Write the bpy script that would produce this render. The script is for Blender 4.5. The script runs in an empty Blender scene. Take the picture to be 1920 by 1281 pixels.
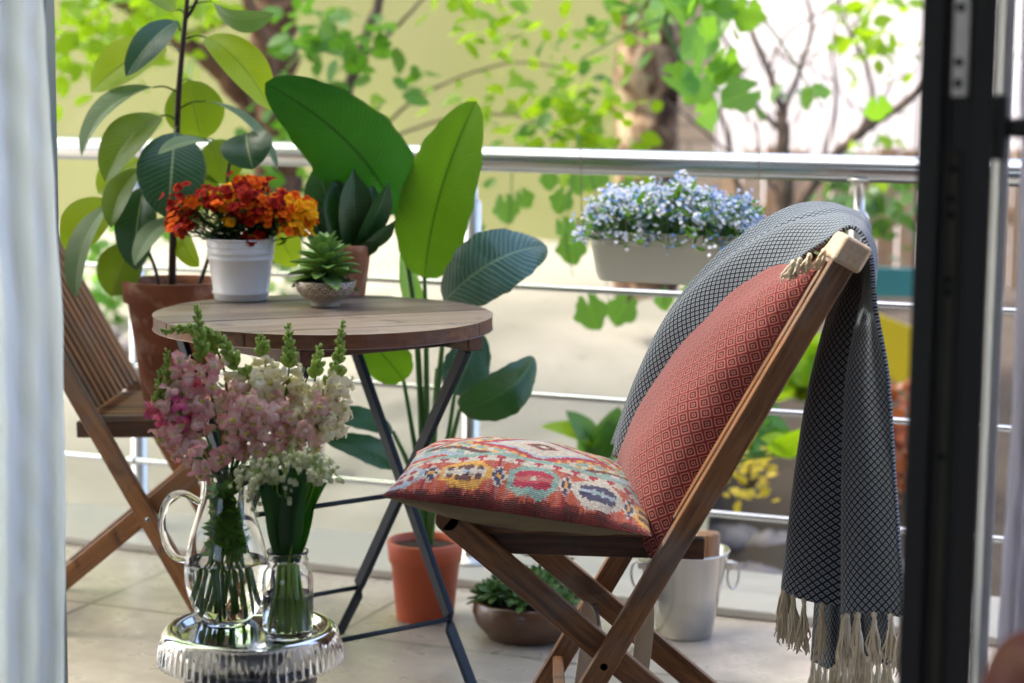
import bpy, bmesh, math, random
import numpy as np
from mathutils import Vector, Matrix
rnd = random.Random(7)
SC = bpy.context.scene
COL = SC.collection
# ------------------------------------------------------------------ camera, world, sun, exposure
FPX = 3733.33
PIT = math.radians(7.6); ROLL = .01
CAM = np.array([0, 0, 1.15])
FW = np.array([0, math.cos(PIT), -math.sin(PIT)])
R0 = np.array([1., 0, 0]); U0 = np.array([0, math.sin(PIT), math.cos(PIT)])
RT = R0 + ROLL * U0; RT /= np.linalg.norm(RT)
UP = np.cross(RT, FW)
cam = bpy.data.cameras.new('camera'); cob = bpy.data.objects.new('camera', cam); COL.objects.link(cob)
cob.matrix_world = Matrix([[RT[0], UP[0], -FW[0], CAM[0]], [RT[1], UP[1], -FW[1], CAM[1]], [RT[2], UP[2], -FW[2], CAM[2]], [0, 0, 0, 1]])
cam.lens = 70; cam.sensor_width = 36; cam.clip_start = .05; cam.clip_end = 500
cam.dof.use_dof = True; cam.dof.focus_distance = 3.28; cam.dof.aperture_fstop = 3.0
SC.camera = cob
SC.view_settings.view_transform = 'Standard'; SC.view_settings.look = 'None'
SC.view_settings.exposure = 2.4; SC.view_settings.gamma = 1
SC.render.engine = 'CYCLES'
SC.cycles.use_denoising = True
SC.cycles.max_bounces = 14; SC.cycles.transmission_bounces = 12; SC.cycles.transparent_max_bounces = 12
SC.cycles.diffuse_bounces = 4; SC.cycles.glossy_bounces = 4
SC.cycles.sample_clamp_indirect = 6
w = bpy.data.worlds.new('World'); SC.world = w; w.use_nodes = True
sky = w.node_tree.nodes.new('ShaderNodeTexSky'); sky.sky_type = 'NISHITA'; sky.sun_disc = False
SUN_EL, SUN_AZ = math.radians(52), math.radians(-80)       # azimuth measured from +Y (view direction) towards +X
sky.sun_elevation = SUN_EL; sky.sun_rotation = SUN_AZ; sky.air_density = .7; sky.dust_density = 4.0; sky.ozone_density = .4
w.node_tree.links.new(sky.outputs[0], w.node_tree.nodes['Background'].inputs[0])
w.node_tree.nodes['Background'].inputs[1].default_value = .15
sl = bpy.data.lights.new('sun', 'SUN'); sl.energy = 1.4; sl.angle = math.radians(5); sl.color = (1, .95, .86)
so = bpy.data.objects.new('sun', sl); COL.objects.link(so)
sd = Vector((math.sin(SUN_AZ) * math.cos(SUN_EL), math.cos(SUN_AZ) * math.cos(SUN_EL), math.sin(SUN_EL)))
so.rotation_euler = sd.to_track_quat('Z', 'Y').to_euler(); so.location = (-6, 2, 8)

# ------------------------------------------------------------------ measuring helpers (photo measurement + distance -> metres)
def ray(x, y): return FW + (x - 960) / FPX * RT - (y - 640.5) / FPX * UP
def P(x, y, Y):
    d = ray(x, y); return CAM + d * (Y / d[1])
def PZ(x, y, z):
    d = ray(x, y); return CAM + d * ((z - CAM[2]) / d[2])
def nrm(v):
    v = np.asarray(v, float); return v / (np.linalg.norm(v) + 1e-12)
def lerp(a, b, t): return a + (b - a) * t
def sm(t):
    t = min(1, max(0, t)); return t * t * (3 - 2 * t)
def pts_at(ctrl, ts):
    """Catmull-Rom through ctrl (n,k) sampled at ts in 0..1"""
    c = np.asarray(ctrl, float); n = len(c)
    c = np.vstack([2 * c[0] - c[1], c, 2 * c[-1] - c[-2]])
    out = []
    for t in ts:
        u = min(max(t, 0), 1) * (n - 1); i = min(int(u), n - 2); f = u - i
        p0, p1, p2, p3 = c[i], c[i + 1], c[i + 2], c[i + 3]
        out.append(.5 * ((2 * p1) + (-p0 + p2) * f + (2 * p0 - 5 * p1 + 4 * p2 - p3) * f * f + (-p0 + 3 * p1 - 3 * p2 + p3) * f ** 3))
    return np.array(out)

# ------------------------------------------------------------------ mesh builder
class MB:
    def __init__(s): s.v = []; s.f = []; s.uv = []; s.mi = []; s.col = None
    def add(s, vs, fs, uvs=None, mi=0):
        b = len(s.v); s.v.extend([tuple(map(float, q)) for q in vs])
        for k, f in enumerate(fs):
            s.f.append([b + i for i in f]); s.mi.append(mi)
            s.uv.append([tuple(uvs[i]) for i in f] if uvs is not None else [(0, 0)] * len(f))
        return s
    def grid(s, G, uv=None, closed=False, mi=0):
        G = np.asarray(G, float); n, m = G.shape[:2]
        vs = G.reshape(-1, 3)
        if uv is None:
            uv = [(j / max(1, m - 1), i / max(1, n - 1)) for i in range(n) for j in range(m)]
        else: uv = np.asarray(uv).reshape(-1, 2)
        fs = []
        for i in range(n - 1):
            for j in range(m if closed else m - 1):
                k = (j + 1) % m
                fs.append((i * m + j, i * m + k, (i + 1) * m + k, (i + 1) * m + j))
        return s.add(vs, fs, uv, mi)
    def tube(s, pts, rad, sides=8, caps=True, mi=0):
        pts = np.asarray(pts, float); n = len(pts)
        if np.isscalar(rad): rad = [rad] * n
        elif len(rad) == 2 and n > 2: rad = [lerp(rad[0], rad[1], i / (n - 1)) for i in range(n)]
        T = np.gradient(pts, axis=0)
        ref = np.array([0, 0, 1.]) if abs(nrm(T[0])[2]) < .9 else np.array([1., 0, 0])
        G = []; a = nrm(np.cross(ref, nrm(T[0])))
        for i in range(n):
            t = nrm(T[i]); a = nrm(a - t * np.dot(a, t)); b = np.cross(t, a)
            G.append([pts[i] + rad[i] * (math.cos(2 * math.pi * k / sides) * a + math.sin(2 * math.pi * k / sides) * b) for k in range(sides)])
        b0 = len(s.v)
        L = np.concatenate([[0], np.cumsum(np.linalg.norm(np.diff(pts, axis=0), axis=1))])
        s.grid(G, [[(k / sides, L[i]) for k in range(sides)] for i in range(n)], closed=True, mi=mi)
        if caps:
            s.f.append([b0 + k for k in range(sides)][::-1]); s.uv.append([(0, 0)] * sides); s.mi.append(mi)
            s.f.append([b0 + (n - 1) * sides + k for k in range(sides)]); s.uv.append([(0, 0)] * sides); s.mi.append(mi)
        return s
    def lathe(s, prof, c=(0, 0, 0), sides=48, rip=None, mi=0):
        c = np.asarray(c, float); G = []
        for r, z in prof:
            row = []
            for k in range(sides):
                a = 2 * math.pi * k / sides; rr = r * (1 + (rip(a, z) if rip else 0))
                row.append(c + np.array([rr * math.cos(a), rr * math.sin(a), z]))
            G.append(row)
        return s.grid(G, [[(k / sides, z) for k in range(sides)] for r, z in prof], closed=True, mi=mi)
    def box(s, c, h, R=None, mi=0):
        c = np.asarray(c, float); h = np.asarray(h, float)
        R = np.eye(3) if R is None else np.asarray(R, float)
        vs = [c + R @ (h * np.array([x, y, z])) for x in (-1, 1) for y in (-1, 1) for z in (-1, 1)]
        fs = [(0, 1, 3, 2), (4, 6, 7, 5), (0, 4, 5, 1), (2, 3, 7, 6), (0, 2, 6, 4), (1, 5, 7, 3)]
        uv = [(h[1] * y + h[2] * z, h[0] * x) for x in (-1, 1) for y in (-1, 1) for z in (-1, 1)]
        return s.add(vs, fs, uv, mi)
    def bar(s, a, b, w, t, side, mi=0, ext=0):
        """bar from a to b, thickness t along 'side', width w across"""
        a = np.asarray(a, float); b = np.asarray(b, float); d = nrm(b - a); a = a - d * ext; b = b + d * ext
        sdv = nrm(np.asarray(side, float) - d * np.dot(side, d)); n = np.cross(d, sdv)
        return s.box((a + b) / 2, (np.linalg.norm(b - a) / 2, t / 2, w / 2), np.array([d, sdv, n]).T, mi)
    def ball(s, c, r, n=6, m=8, sc=(1, 1, 1), R=None, mi=0):
        c = np.asarray(c, float); R = np.eye(3) if R is None else R
        G = [[c + R @ (r * np.array([sc[0] * math.sin(math.pi * i / n) * math.cos(2 * math.pi * k / m), sc[1] * math.sin(math.pi * i / n) * math.sin(2 * math.pi * k / m), sc[2] * math.cos(math.pi * i / n)])) for k in range(m)] for i in range(n + 1)]
        return s.grid(G, closed=True, mi=mi)
    def blade(s, base, tip, w, n, bend=0, fold=0, curl=0, nt=10, nw=6, prof=None, wave=0, side_bend=0, tipcurl=0, mi=0, ph=None):
        """leaf blade: base->tip, width w, upper side n, bend lifts the middle along n, fold raises edges, curl rolls edges down"""
        base = np.asarray(base, float); tip = np.asarray(tip, float); ax = tip - base; L = np.linalg.norm(ax)
        t0 = nrm(ax); n = nrm(np.asarray(n, float) - t0 * np.dot(n, t0)); sd_ = np.cross(t0, n)
        prof = prof or (lambda t: math.sin(math.pi * min(1, t ** .85)) ** .75)
        ph = rnd.random() * 6 if ph is None else ph
        C = [base + ax * t + n * (bend * L * 4 * t * (1 - t) - tipcurl * L * t ** 3) + sd_ * side_bend * L * 4 * t * (1 - t) for t in np.linspace(0, 1, nt + 1)]
        T = np.gradient(np.array(C), axis=0); G = []; U = []
        for i, t in enumerate(np.linspace(0, 1, nt + 1)):
            tt = nrm(T[i]); sv = nrm(sd_ - tt * np.dot(sd_, tt)); nv = np.cross(sv, tt)
            if np.dot(nv, n) < 0: nv = -nv
            hw = w / 2 * max(.004, prof(t)); row = []; ur = []
            for j in range(nw + 1):
                c = 2 * j / nw - 1
                row.append(C[i] + sv * hw * c * (1 - .18 * abs(curl) * c * c) + nv * hw * (fold * abs(c) - curl * c * c + wave * abs(c) * math.sin(9 * t + ph + 2 * c)))
                ur.append((.5 + .5 * c, t))
            G.append(row); U.append(ur)
        return s.grid(G, U, mi=mi)
    def obj(s, name, mat, parent=None, smooth=True, bevel=0, M=None, solid=0, sub=0):
        me = bpy.data.meshes.new(name)
        v = s.v
        me.from_pydata(v, [], s.f)
        uvl = me.uv_layers.new(name='uv')
        flat = [c for f in s.uv for q in f for c in q]
        uvl.data.foreach_set('uv', flat)
        if smooth: me.polygons.foreach_set('use_smooth', [True] * len(me.polygons))
        for m_ in (mat if isinstance(mat, (list, tuple)) else [mat]): me.materials.append(m_)
        if any(s.mi): me.polygons.foreach_set('material_index', s.mi)
        if s.col is not None:
            ca = me.color_attributes.new('dye', 'FLOAT_COLOR', 'CORNER')
            arr = np.repeat(np.array(s.col, dtype=np.float32), [len(f) for f in s.f], axis=0).ravel(); ca.data.foreach_set('color', arr)
        me.validate(clean_customdata=False); me.update()
        o = bpy.data.objects.new(name, me); COL.objects.link(o)
        if parent is not None: o.parent = parent
        if solid:
            md = o.modifiers.new('solid', 'SOLIDIFY'); md.thickness = solid; md.offset = 0
        if bevel:
            md = o.modifiers.new('bevel', 'BEVEL'); md.width = bevel; md.segments = 2; md.limit_method = 'ANGLE'; md.angle_limit = math.radians(40)
            md.harden_normals = smooth
        if sub:
            md = o.modifiers.new('sub', 'SUBSURF'); md.levels = sub; md.render_levels = sub
        return o
def tag(o, label, cat, group=None):
    o['label'] = label; o['category'] = cat
    if group: o['group'] = group
    return o
def thing(name, label, cat, loc=(0, 0, 0), rz=0, group=None):
    o = bpy.data.objects.new(name, None); COL.objects.link(o); o.empty_display_size = .05
    o.location = tuple(map(float, loc)); o.rotation_euler = (0, 0, rz)
    return tag(o, label, cat, group)
def struct(o, kind='structure'):
    o['kind'] = kind; return o
class TM:
    """parts modelled in world metres, parented to an Empty at loc (rz=0): subtract loc"""
def rel(mb, loc):
    mb.v = [(a - loc[0], b - loc[1], c - loc[2]) for a, b, c in mb.v]; return mb

# ------------------------------------------------------------------ materials
def lin(r, g, b):
    return tuple(((c / 255) / 12.92 if c / 255 <= .04045 else ((c / 255 + .055) / 1.055) ** 2.4) for c in (r, g, b)) + (1,)
class NT:
    def __init__(s, name):
        s.m = bpy.data.materials.new(name); s.m.use_nodes = True; s.t = s.m.node_tree
        s.b = s.t.nodes['Principled BSDF']; s.o = s.t.nodes['Material Output']
    def n(s, ty, ins={}, **at):
        x = s.t.nodes.new('ShaderNode' + ty)
        for k, v in at.items(): setattr(x, k, v)
        for k, v in ins.items(): s.set(x.inputs[k], v)
        return x
    def set(s, sock, v):
        if hasattr(v, 'is_output') or isinstance(v, bpy.types.NodeSocket): s.t.links.new(v, sock)
        elif isinstance(v, bpy.types.Node): s.t.links.new(v.outputs[0], sock)
        else: sock.default_value = v
    def B(s, **k):
        mp = dict(col='Base Color', rough='Roughness', metal='Metallic', trans='Transmission Weight', ior='IOR', coat='Coat Weight', normal='Normal', sheen='Sheen Weight', spec='Specular IOR Level', sss='Subsurface Weight')
        for q, v in k.items(): s.set(s.b.inputs[mp[q]], v)
        return s
    def math(s, op, a, b=0., c=0.):
        x = s.n('Math', operation=op); s.set(x.inputs[0], a); s.set(x.inputs[1], b)
        if len(x.inputs) > 2: s.set(x.inputs[2], c)
        return x.outputs[0]
    def mix(s, f, a, b, bt='MIX'):
        x = s.n('Mix', data_type='RGBA', blend_type=bt); s.set(x.inputs[0], f); s.set(x.inputs[6], a); s.set(x.inputs[7], b); return x.outputs[2]
    def ramp(s, f, st, interp='LINEAR'):
        x = s.n('ValToRGB'); s.set(x.inputs[0], f); e = x.color_ramp.elements; x.color_ramp.interpolation = interp
        while len(e) < len(st): e.new(.5)
        for k, (p_, c_) in enumerate(st): e[k].position = p_; e[k].color = c_ if len(c_) == 4 else tuple(c_) + (1,)
        return x.outputs[0]
    def noise(s, scale, co=None, detail=4, dist=0, rough=.5):
        x = s.n('TexNoise'); x.inputs['Scale'].default_value = scale; x.inputs['Detail'].default_value = detail
        x.inputs['Distortion'].default_value = dist; x.inputs['Roughness'].default_value = rough
        s.set(x.inputs['Vector'], co if co is not None else s.n('TexCoord').outputs['Object']); return x.outputs['Fac']
    def bump(s, h, st=.3, d=.002):
        x = s.n('Bump'); x.inputs['Strength'].default_value = st; x.inputs['Distance'].default_value = d; s.set(x.inputs['Height'], h)
        s.t.links.new(x.outputs[0], s.b.inputs['Normal']); return x.outputs[0]
    def mapped(s, scale=(1, 1, 1), src='Object', rot=(0, 0, 0)):
        x = s.n('Mapping'); x.inputs['Scale'].default_value = scale; x.inputs['Rotation'].default_value = rot
        s.t.links.new(s.n('TexCoord').outputs[src], x.inputs['Vector']); return x.outputs[0]
    def translucent(s, fac, col):
        tr = s.n('BsdfTranslucent'); s.set(tr.inputs['Color'], col)
        mx = s.n('MixShader'); s.set(mx.inputs[0], fac); s.t.links.new(s.b.outputs[0], mx.inputs[1]); s.t.links.new(tr.outputs[0], mx.inputs[2])
        s.t.links.new(mx.outputs[0], s.o.inputs['Surface']); return s
def simple(name, col, rough=.6, var=.15, scale=12, metal=0, bump=.0, bscale=60, **k):
    t = NT(name); nz = t.noise(scale)
    c = t.mix(nz, tuple(x * (1 - var) for x in col[:3]) + (1,), tuple(min(1, x * (1 + var)) for x in col[:3]) + (1,))
    t.B(col=c, rough=rough, metal=metal, **k)
    if bump: t.bump(t.noise(bscale), bump)
    return t.m
def wood(name, dark, light, axis='X', rough=.5, sc=1.0, wet=0):
    t = NT(name)
    s_ = {'X': (1.5, 26, 26), 'Y': (26, 1.5, 26), 'Z': (26, 26, 1.5), 'U': (30, 2.2, 1)}[axis]
    co = t.mapped(tuple(x * sc for x in s_), 'Object' if axis != 'U' else 'UV')
    if axis == 'U':
        ii = t.n('VectorMath', operation='SCALE'); ii.inputs[0].default_value = (7, 13, 3); t.t.links.new(t.n('NewGeometry').outputs['Random Per Island'], ii.inputs['Scale'])
        oi = t.n('VectorMath', operation='SCALE'); oi.inputs[0].default_value = (17, 5, 0); t.t.links.new(t.n('ObjectInfo').outputs['Random'], oi.inputs['Scale'])
        a1 = t.n('VectorMath', operation='ADD'); t.t.links.new(co, a1.inputs[0]); t.t.links.new(ii.outputs[0], a1.inputs[1])
        a2 = t.n('VectorMath', operation='ADD'); t.t.links.new(a1.outputs[0], a2.inputs[0]); t.t.links.new(oi.outputs[0], a2.inputs[1]); co = a2.outputs[0]
    g = t.noise(2.2, co, 6, 1.2); g2 = t.noise(9, co, 3, .3)
    isl = t.n('NewGeometry').outputs['Random Per Island']
    f = t.math('ADD', t.math('MULTIPLY', g, .8), t.math('MULTIPLY', g2, .3))
    f = t.math('ADD', f, t.math('MULTIPLY', t.math('SUBTRACT', isl, .5), .28))
    c = t.ramp(f, [(.3, dark), (.55, tuple((a + b) / 2 for a, b in zip(dark, light))), (.8, light)])
    wz = t.noise(6, None, 6, .8); c = t.mix(t.ramp(wz, [(.46, (0,) * 3), (.68, (.5,) * 3)]), c, tuple(sum(light[:3]) / 3 * q for q in (.92, .86, .78)) + (1,))
    st = t.noise(16, None, 5, .6); c = t.mix(t.ramp(st, [(.6, (0,) * 3), (.72, (.6,) * 3)]), c, tuple(x * .6 for x in dark[:3]) + (1,))
    t.B(col=c, rough=t.math('ADD', rough - .08, t.math('MULTIPLY', wz, .25))); t.bump(g2, .35, .002); return t.m
def leafmat(name, c1, c2, vein, tcol, trans=.35, rough=.35, veins=14, vstr=.3, coat=0, side=1.2, mottled=0, spec=.5):
    t = NT(name)
    uv = t.n('SeparateXYZ', {0: t.n('TexCoord').outputs['UV']})
    u, v = uv.outputs[0], uv.outputs[1]
    au = t.math('ABSOLUTE', t.math('SUBTRACT', u, .5))
    isl = t.n('NewGeometry').outputs['Random Per Island']
    nz = t.noise(18)
    f = t.math('ADD', t.math('MULTIPLY', nz, .6), t.math('MULTIPLY', isl, .5))
    base = t.mix(f, c1, c2)
    big = t.noise(7, None, 5, .8); base = t.mix(t.ramp(big, [(.35, (.45,) * 3), (.6, (0,) * 3)]), base, tuple(x * .55 for x in c1[:3]) + (1,))
    spot = t.noise(75, None, 3, .4); base = t.mix(t.ramp(spot, [(.70, (0,) * 3), (.76, (.55,) * 3)]), base, (.16, .11, .04, 1))
    edge = t.math('MULTIPLY', t.math('GREATER_THAN', au, .478), t.math('GREATER_THAN', big, .53)); base = t.mix(t.math('MULTIPLY', edge, .7), base, (.2, .15, .05, 1))
    ph = t.math('MULTIPLY', t.math('ADD', t.math('SUBTRACT', v, t.math('MULTIPLY', au, side / 3)), t.math('MULTIPLY', big, .10)), veins * 6.283)
    sv = t.math('POWER', t.math('ABSOLUTE', t.math('SINE', t.math('MULTIPLY', ph, .5))), 10)
    mid = t.math('LESS_THAN', au, .018)
    vf = t.math('MAXIMUM', t.math('MULTIPLY', sv, vstr), mid)
    col = t.mix(vf, base, vein)
    t.B(col=col, rough=t.math('ADD', rough - .1, t.math('MULTIPLY', big, .3)), coat=coat, spec=spec)
    t.bump(t.math('ADD', t.math('MULTIPLY', sv, -1), t.math('MULTIPLY', mid, -2)), .25, .003)
    t.translucent(trans, t.mix(vf, tcol, tuple(x * .6 for x in tcol[:3]) + (1,)))
    return t.m
# ------------------------------------------------------------------ MATERIALS FOR THE SETTING AND FURNITURE
def tile_mat():
    t = NT('floor_tile'); co = t.mapped((1, 1, 1), 'Object', (0, 0, math.radians(21.5)))
    br = t.n('TexBrick', {'Vector': co, 'Scale': 1.0, 'Mortar Size': .0065, 'Mortar Smooth': .3, 'Brick Width': .6, 'Row Height': .6, 'Color1': lin(192, 178, 166), 'Color2': lin(182, 172, 160), 'Mortar': lin(84, 76, 66)})
    br.offset = 0
    n1 = t.noise(1.7, co, 5, .6); n2 = t.noise(14, co, 6, .2)
    c = t.mix(t.ramp(n1, [(.4, (0, 0, 0)), (.65, (1, 1, 1))]), br.outputs[0], lin(156, 152, 132), 'MIX')
    c = t.mix(.65, br.outputs[0], c)
    c = t.mix(t.ramp(n2, [(.42, (0, 0, 0)), (.7, (.55, .55, .55))]), c, lin(146, 134, 120))
    r = t.ramp(n2, [(.3, (.22,) * 3), (.7, (.45,) * 3)])
    t.B(col=c, rough=r); t.bump(br.outputs[1], -.3, .002); return t.m
M_tile = tile_mat()
M_plaster_room = simple('room_plaster', lin(176, 172, 166), .85, .03, 3, bump=.1)
M_green_wall = None
def gwall():
    t = NT('yellow_green_plaster'); n = t.noise(.7, None, 6, .5); n2 = t.noise(30, None, 4)
    c = t.ramp(n, [(.3, lin(134, 136, 84)), (.6, lin(148, 148, 96)), (.72, lin(190, 188, 148))]); n3 = t.noise(2.6, t.mapped((1, 1, .3)), 5, .4)
    c = t.mix(t.ramp(n3, [(.5, (0,) * 3), (.7, (.4,) * 3)]), c, lin(140, 136, 100))
    t.B(col=c, rough=.9); t.bump(n2, .3, .004); return t.m
M_green_wall = gwall()
def bankm():
    t = NT('pale_concrete'); n = t.noise(1.1, None, 6, .8); n2 = t.noise(9, None, 6, .3)
    c = t.ramp(n, [(.3, lin(118, 115, 102)), (.5, lin(136, 132, 118)), (.75, lin(156, 150, 138))])
    c = t.mix(t.ramp(n2, [(.62, (0, 0, 0)), (.75, (.7, .7, .7))]), c, lin(120, 112, 96))
    t.B(col=c, rough=.85); t.bump(n2, .4, .01); return t.m
M_bank = bankm()
M_steel = NT('stainless_steel').B(col=(.62, .64, .65, 1), rough=.22, metal=1).m
M_white_metal = NT('white_enamel').B(col=(.78, .79, .81, 1), rough=.38, coat=.25).m
M_alu_brushed = (lambda t: (t.B(col=(.66, .65, .62, 1), rough=t.ramp(t.noise(90, t.mapped((1, 1, .04))), [(.3, (.25,) * 3), (.7, (.45,) * 3)]), metal=1), t.m)[1])(NT('brushed_aluminium'))
M_black_frame = simple('black_frame_paint', (.034, .035, .033, 1), .45, .2, 8)
M_black_metal = (lambda t: (t.B(col=t.mix(t.ramp(t.noise(45), [(.55, (0, 0, 0)), (.75, (.35,) * 3)]), (.010, .018, .028, 1), (.03, .04, .05, 1)), rough=.45, spec=.22), t.m)[1])(NT('blue_black_painted_iron'))
M_chair_side = {}
M_teak = wood('oiled_teak', lin(62, 36, 19), lin(164, 110, 62), 'U')
M_teak_dark = wood('aged_dark_teak', lin(44, 24, 14), lin(104, 64, 38), 'U')
M_teak_pale = wood('bleached_wood_end', lin(172, 140, 104), lin(214, 188, 152), 'Y', sc=.6)
M_top = wood('weathered_tabletop_wood', lin(84, 70, 60), lin(150, 132, 116), 'X', rough=.42, sc=.55)
M_rim = wood('tabletop_edge_wood', lin(40, 24, 14), lin(128, 82, 48), 'X', sc=.7)
M_glass = NT('clear_glass').B(col=(1, 1, 1, 1), rough=.0, trans=1, ior=1.38).m
M_water = NT('water').B(col=(.96, 1, .98, 1), rough=0, trans=1, ior=1.33).m
M_silver_plate = simple('worn_zinc_plate', lin(225, 220, 214), .38, .12, 60, metal=.8)
M_dark_plate = simple('dull_bronze_plate', (.06, .062, .035, 1), .5, .3, 30)

# ------------------------------------------------------------------ SETTING
YAW = math.atan(.39)
E = np.array([math.cos(YAW), -math.sin(YAW), 0])     # along the railing, to the right (nearer)
N_ = np.array([math.sin(YAW), math.cos(YAW), 0])     # outwards, away from the house
def rail(X, z=0, off=0):                              # point on the railing line at world X
    return np.array([X, 4.52 - .39 * X, z]) + N_ * off
RL = rail(0)
def rp(a, off, z): return RL + E * a + N_ * off + np.array([0, 0, z])
def strip(a0, a1, o0, o1, z0, z1, mb=None):
    mb = mb or MB()
    c = rp((a0 + a1) / 2, (o0 + o1) / 2, (z0 + z1) / 2)
    return mb.box(c, ((a1 - a0) / 2, (o1 - o0) / 2, (z1 - z0) / 2), np.array([E, N_, [0, 0, 1]]).T)
struct(strip(-5, 5, -8, .12, -.22, 0).obj('balcony_floor', M_tile, smooth=False))
M_sill = simple('pale_stone', lin(164, 160, 150), .5, .08, 9, bump=.1)
struct(strip(-5, 5, -.16, .17, .0015, .022).obj('stone_kerb', M_sill, smooth=False, bevel=.004))
# ground far below and the sloping pale concrete bank that rises to the garden wall
g = MB(); g.grid([[(-60, 4, -1.6), (60, 4, -1.6)], [(-60, 90, -1.6), (60, 90, -1.6)]])
struct(g.obj('ground', simple('garden_soil', lin(96, 84, 62), .95, .3, 3, bump=.5), smooth=False))
G = []
for i in range(34):
    row = []
    for j in range(60):
        a = lerp(-9, lerp(.36, -.9, i / 33), j / 59); o = lerp(.35, 5.2, i / 33)
        z = lerp(-.25, .34, sm(i / 33 * 1.05)) + .05 * math.sin(a * 1.3 + o) + .03 * math.sin(3.1 * a + 2 * o)
        row.append(rp(a, o, z))
    G.append(row)
struct(MB().grid(G).obj('concrete_bank', M_bank))
wl = MB(); wl.box(rp(-6.2, 5.3, 2.0), (5.0, .12, 3.8), np.array([E, N_, [0, 0, 1]]).T)
tag(wl.obj('garden_wall', M_green_wall, smooth=False), 'tall yellow green plastered wall behind the trees across the garden', 'wall')
# railing: one thing; posts, handrail, thin bars
rloc = rp(0, 0, 0)
rail_t = thing('balcony_railing', 'stainless steel balcony railing with thick handrail and three thin bars', 'railing', rloc)
def rz(mb): return rel(mb, rloc)
rz(MB().tube([rp(a, 0, .962) for a in np.linspace(-4.2, 3.2, 30)], .029, 20)).obj('handrail', M_steel, rail_t)
for zb in (.678, .432, .196):
    rz(MB().tube([rp(a, -.03, zb) for a in np.linspace(-4.2, 3.2, 12)], .0075, 10)).obj('thin_bar', M_steel, rail_t)
for X in (-.925, -.093, .735, 1.6, -1.8, -2.7):
    a = X / E[0]; m = MB(); c = rp(a, 0, 0)
    m.lathe([(0, .022), (.055, .022), (.055, .028), (.024, .034), (.021, .04), (.021, .86), (.017, .868), (.012, .872), (.012, .925), (.02, .935), (.03, .938), (.03, .942), (0, .942)], c, 20)
    rz(m).obj('post', M_alu_brushed, rail_t)
    for zb in (.678, .432, .196): rz(MB().tube([rp(a, .0, zb), rp(a, -.038, zb)], .0115, 12)).obj('bar_clamp', M_steel, rail_t)

# ------------------------------------------------------------------ the room the camera stands in
def fac(t_, d=0):   # facade line parallel to the railing through (0, 2.62)
    return np.array([0, 2.3, 0]) + E * t_ + N_ * d
RW = np.array([E, N_, [0, 0, 1]]).T
def wallbox(name, t0, t1, d0, d1, z0, z1, label=None):
    m = MB().box((fac((t0 + t1) / 2, (d0 + d1) / 2)) + np.array([0, 0, (z0 + z1) / 2]), ((t1 - t0) / 2, (d1 - d0) / 2, (z1 - z0) / 2), RW)
    return struct(m.obj(name, M_plaster_room, smooth=False))
wallbox('wall_left', -3.0, -1.75, -.1, .1, .0, 2.35)
wallbox('wall_right', 1.5, 3.0, -.1, .1, .0, 2.35)
wallbox('wall_above_opening', -3.0, 3.0, -.1, .1, 2.352, 3.4)
wallbox('wall_back', -3.0, -1.3, -5.2, -5.0, .0, 2.5)  # unseen pieces leave a gap, added to let sky light in from behind
wallbox('wall_back', .9, 3.0, -5.2, -5.0, .0, 2.5)
wallbox('wall_back', -1.298, .898, -5.2, -5.0, .0, .8)
wallbox('wall_back', -1.298, .898, -5.2, -5.0, 2.2, 2.5)
wallbox('wall_side_left', -3.2, -3.002, -5.2, .1, .0, 2.5)
wallbox('wall_side_right', 3.002, 3.2, -5.2, .1, .0, 2.5)
wallbox('ceiling', -3.2, 3.2, -5.2, -.104, 2.502, 2.65)

# left window frame strip behind the curtain
fl = thing('window_frame', 'narrow grey green window frame strip along the white curtain edge', 'window frame', fac(-.9))
m = MB()
x0 = P(96, 200, 2.95); 
m.box((x0[0] - .009, 2.97, 1.17), (.006, .03, 1.17)); m.box((x0[0] - .036, 3.0, 1.17), (.02, .02, 1.17))
rel(m, fl.location).obj('profile', simple('grey_green_profile', lin(96, 112, 116), .4, .08, 5), fl, smooth=False, bevel=.003)

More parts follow.
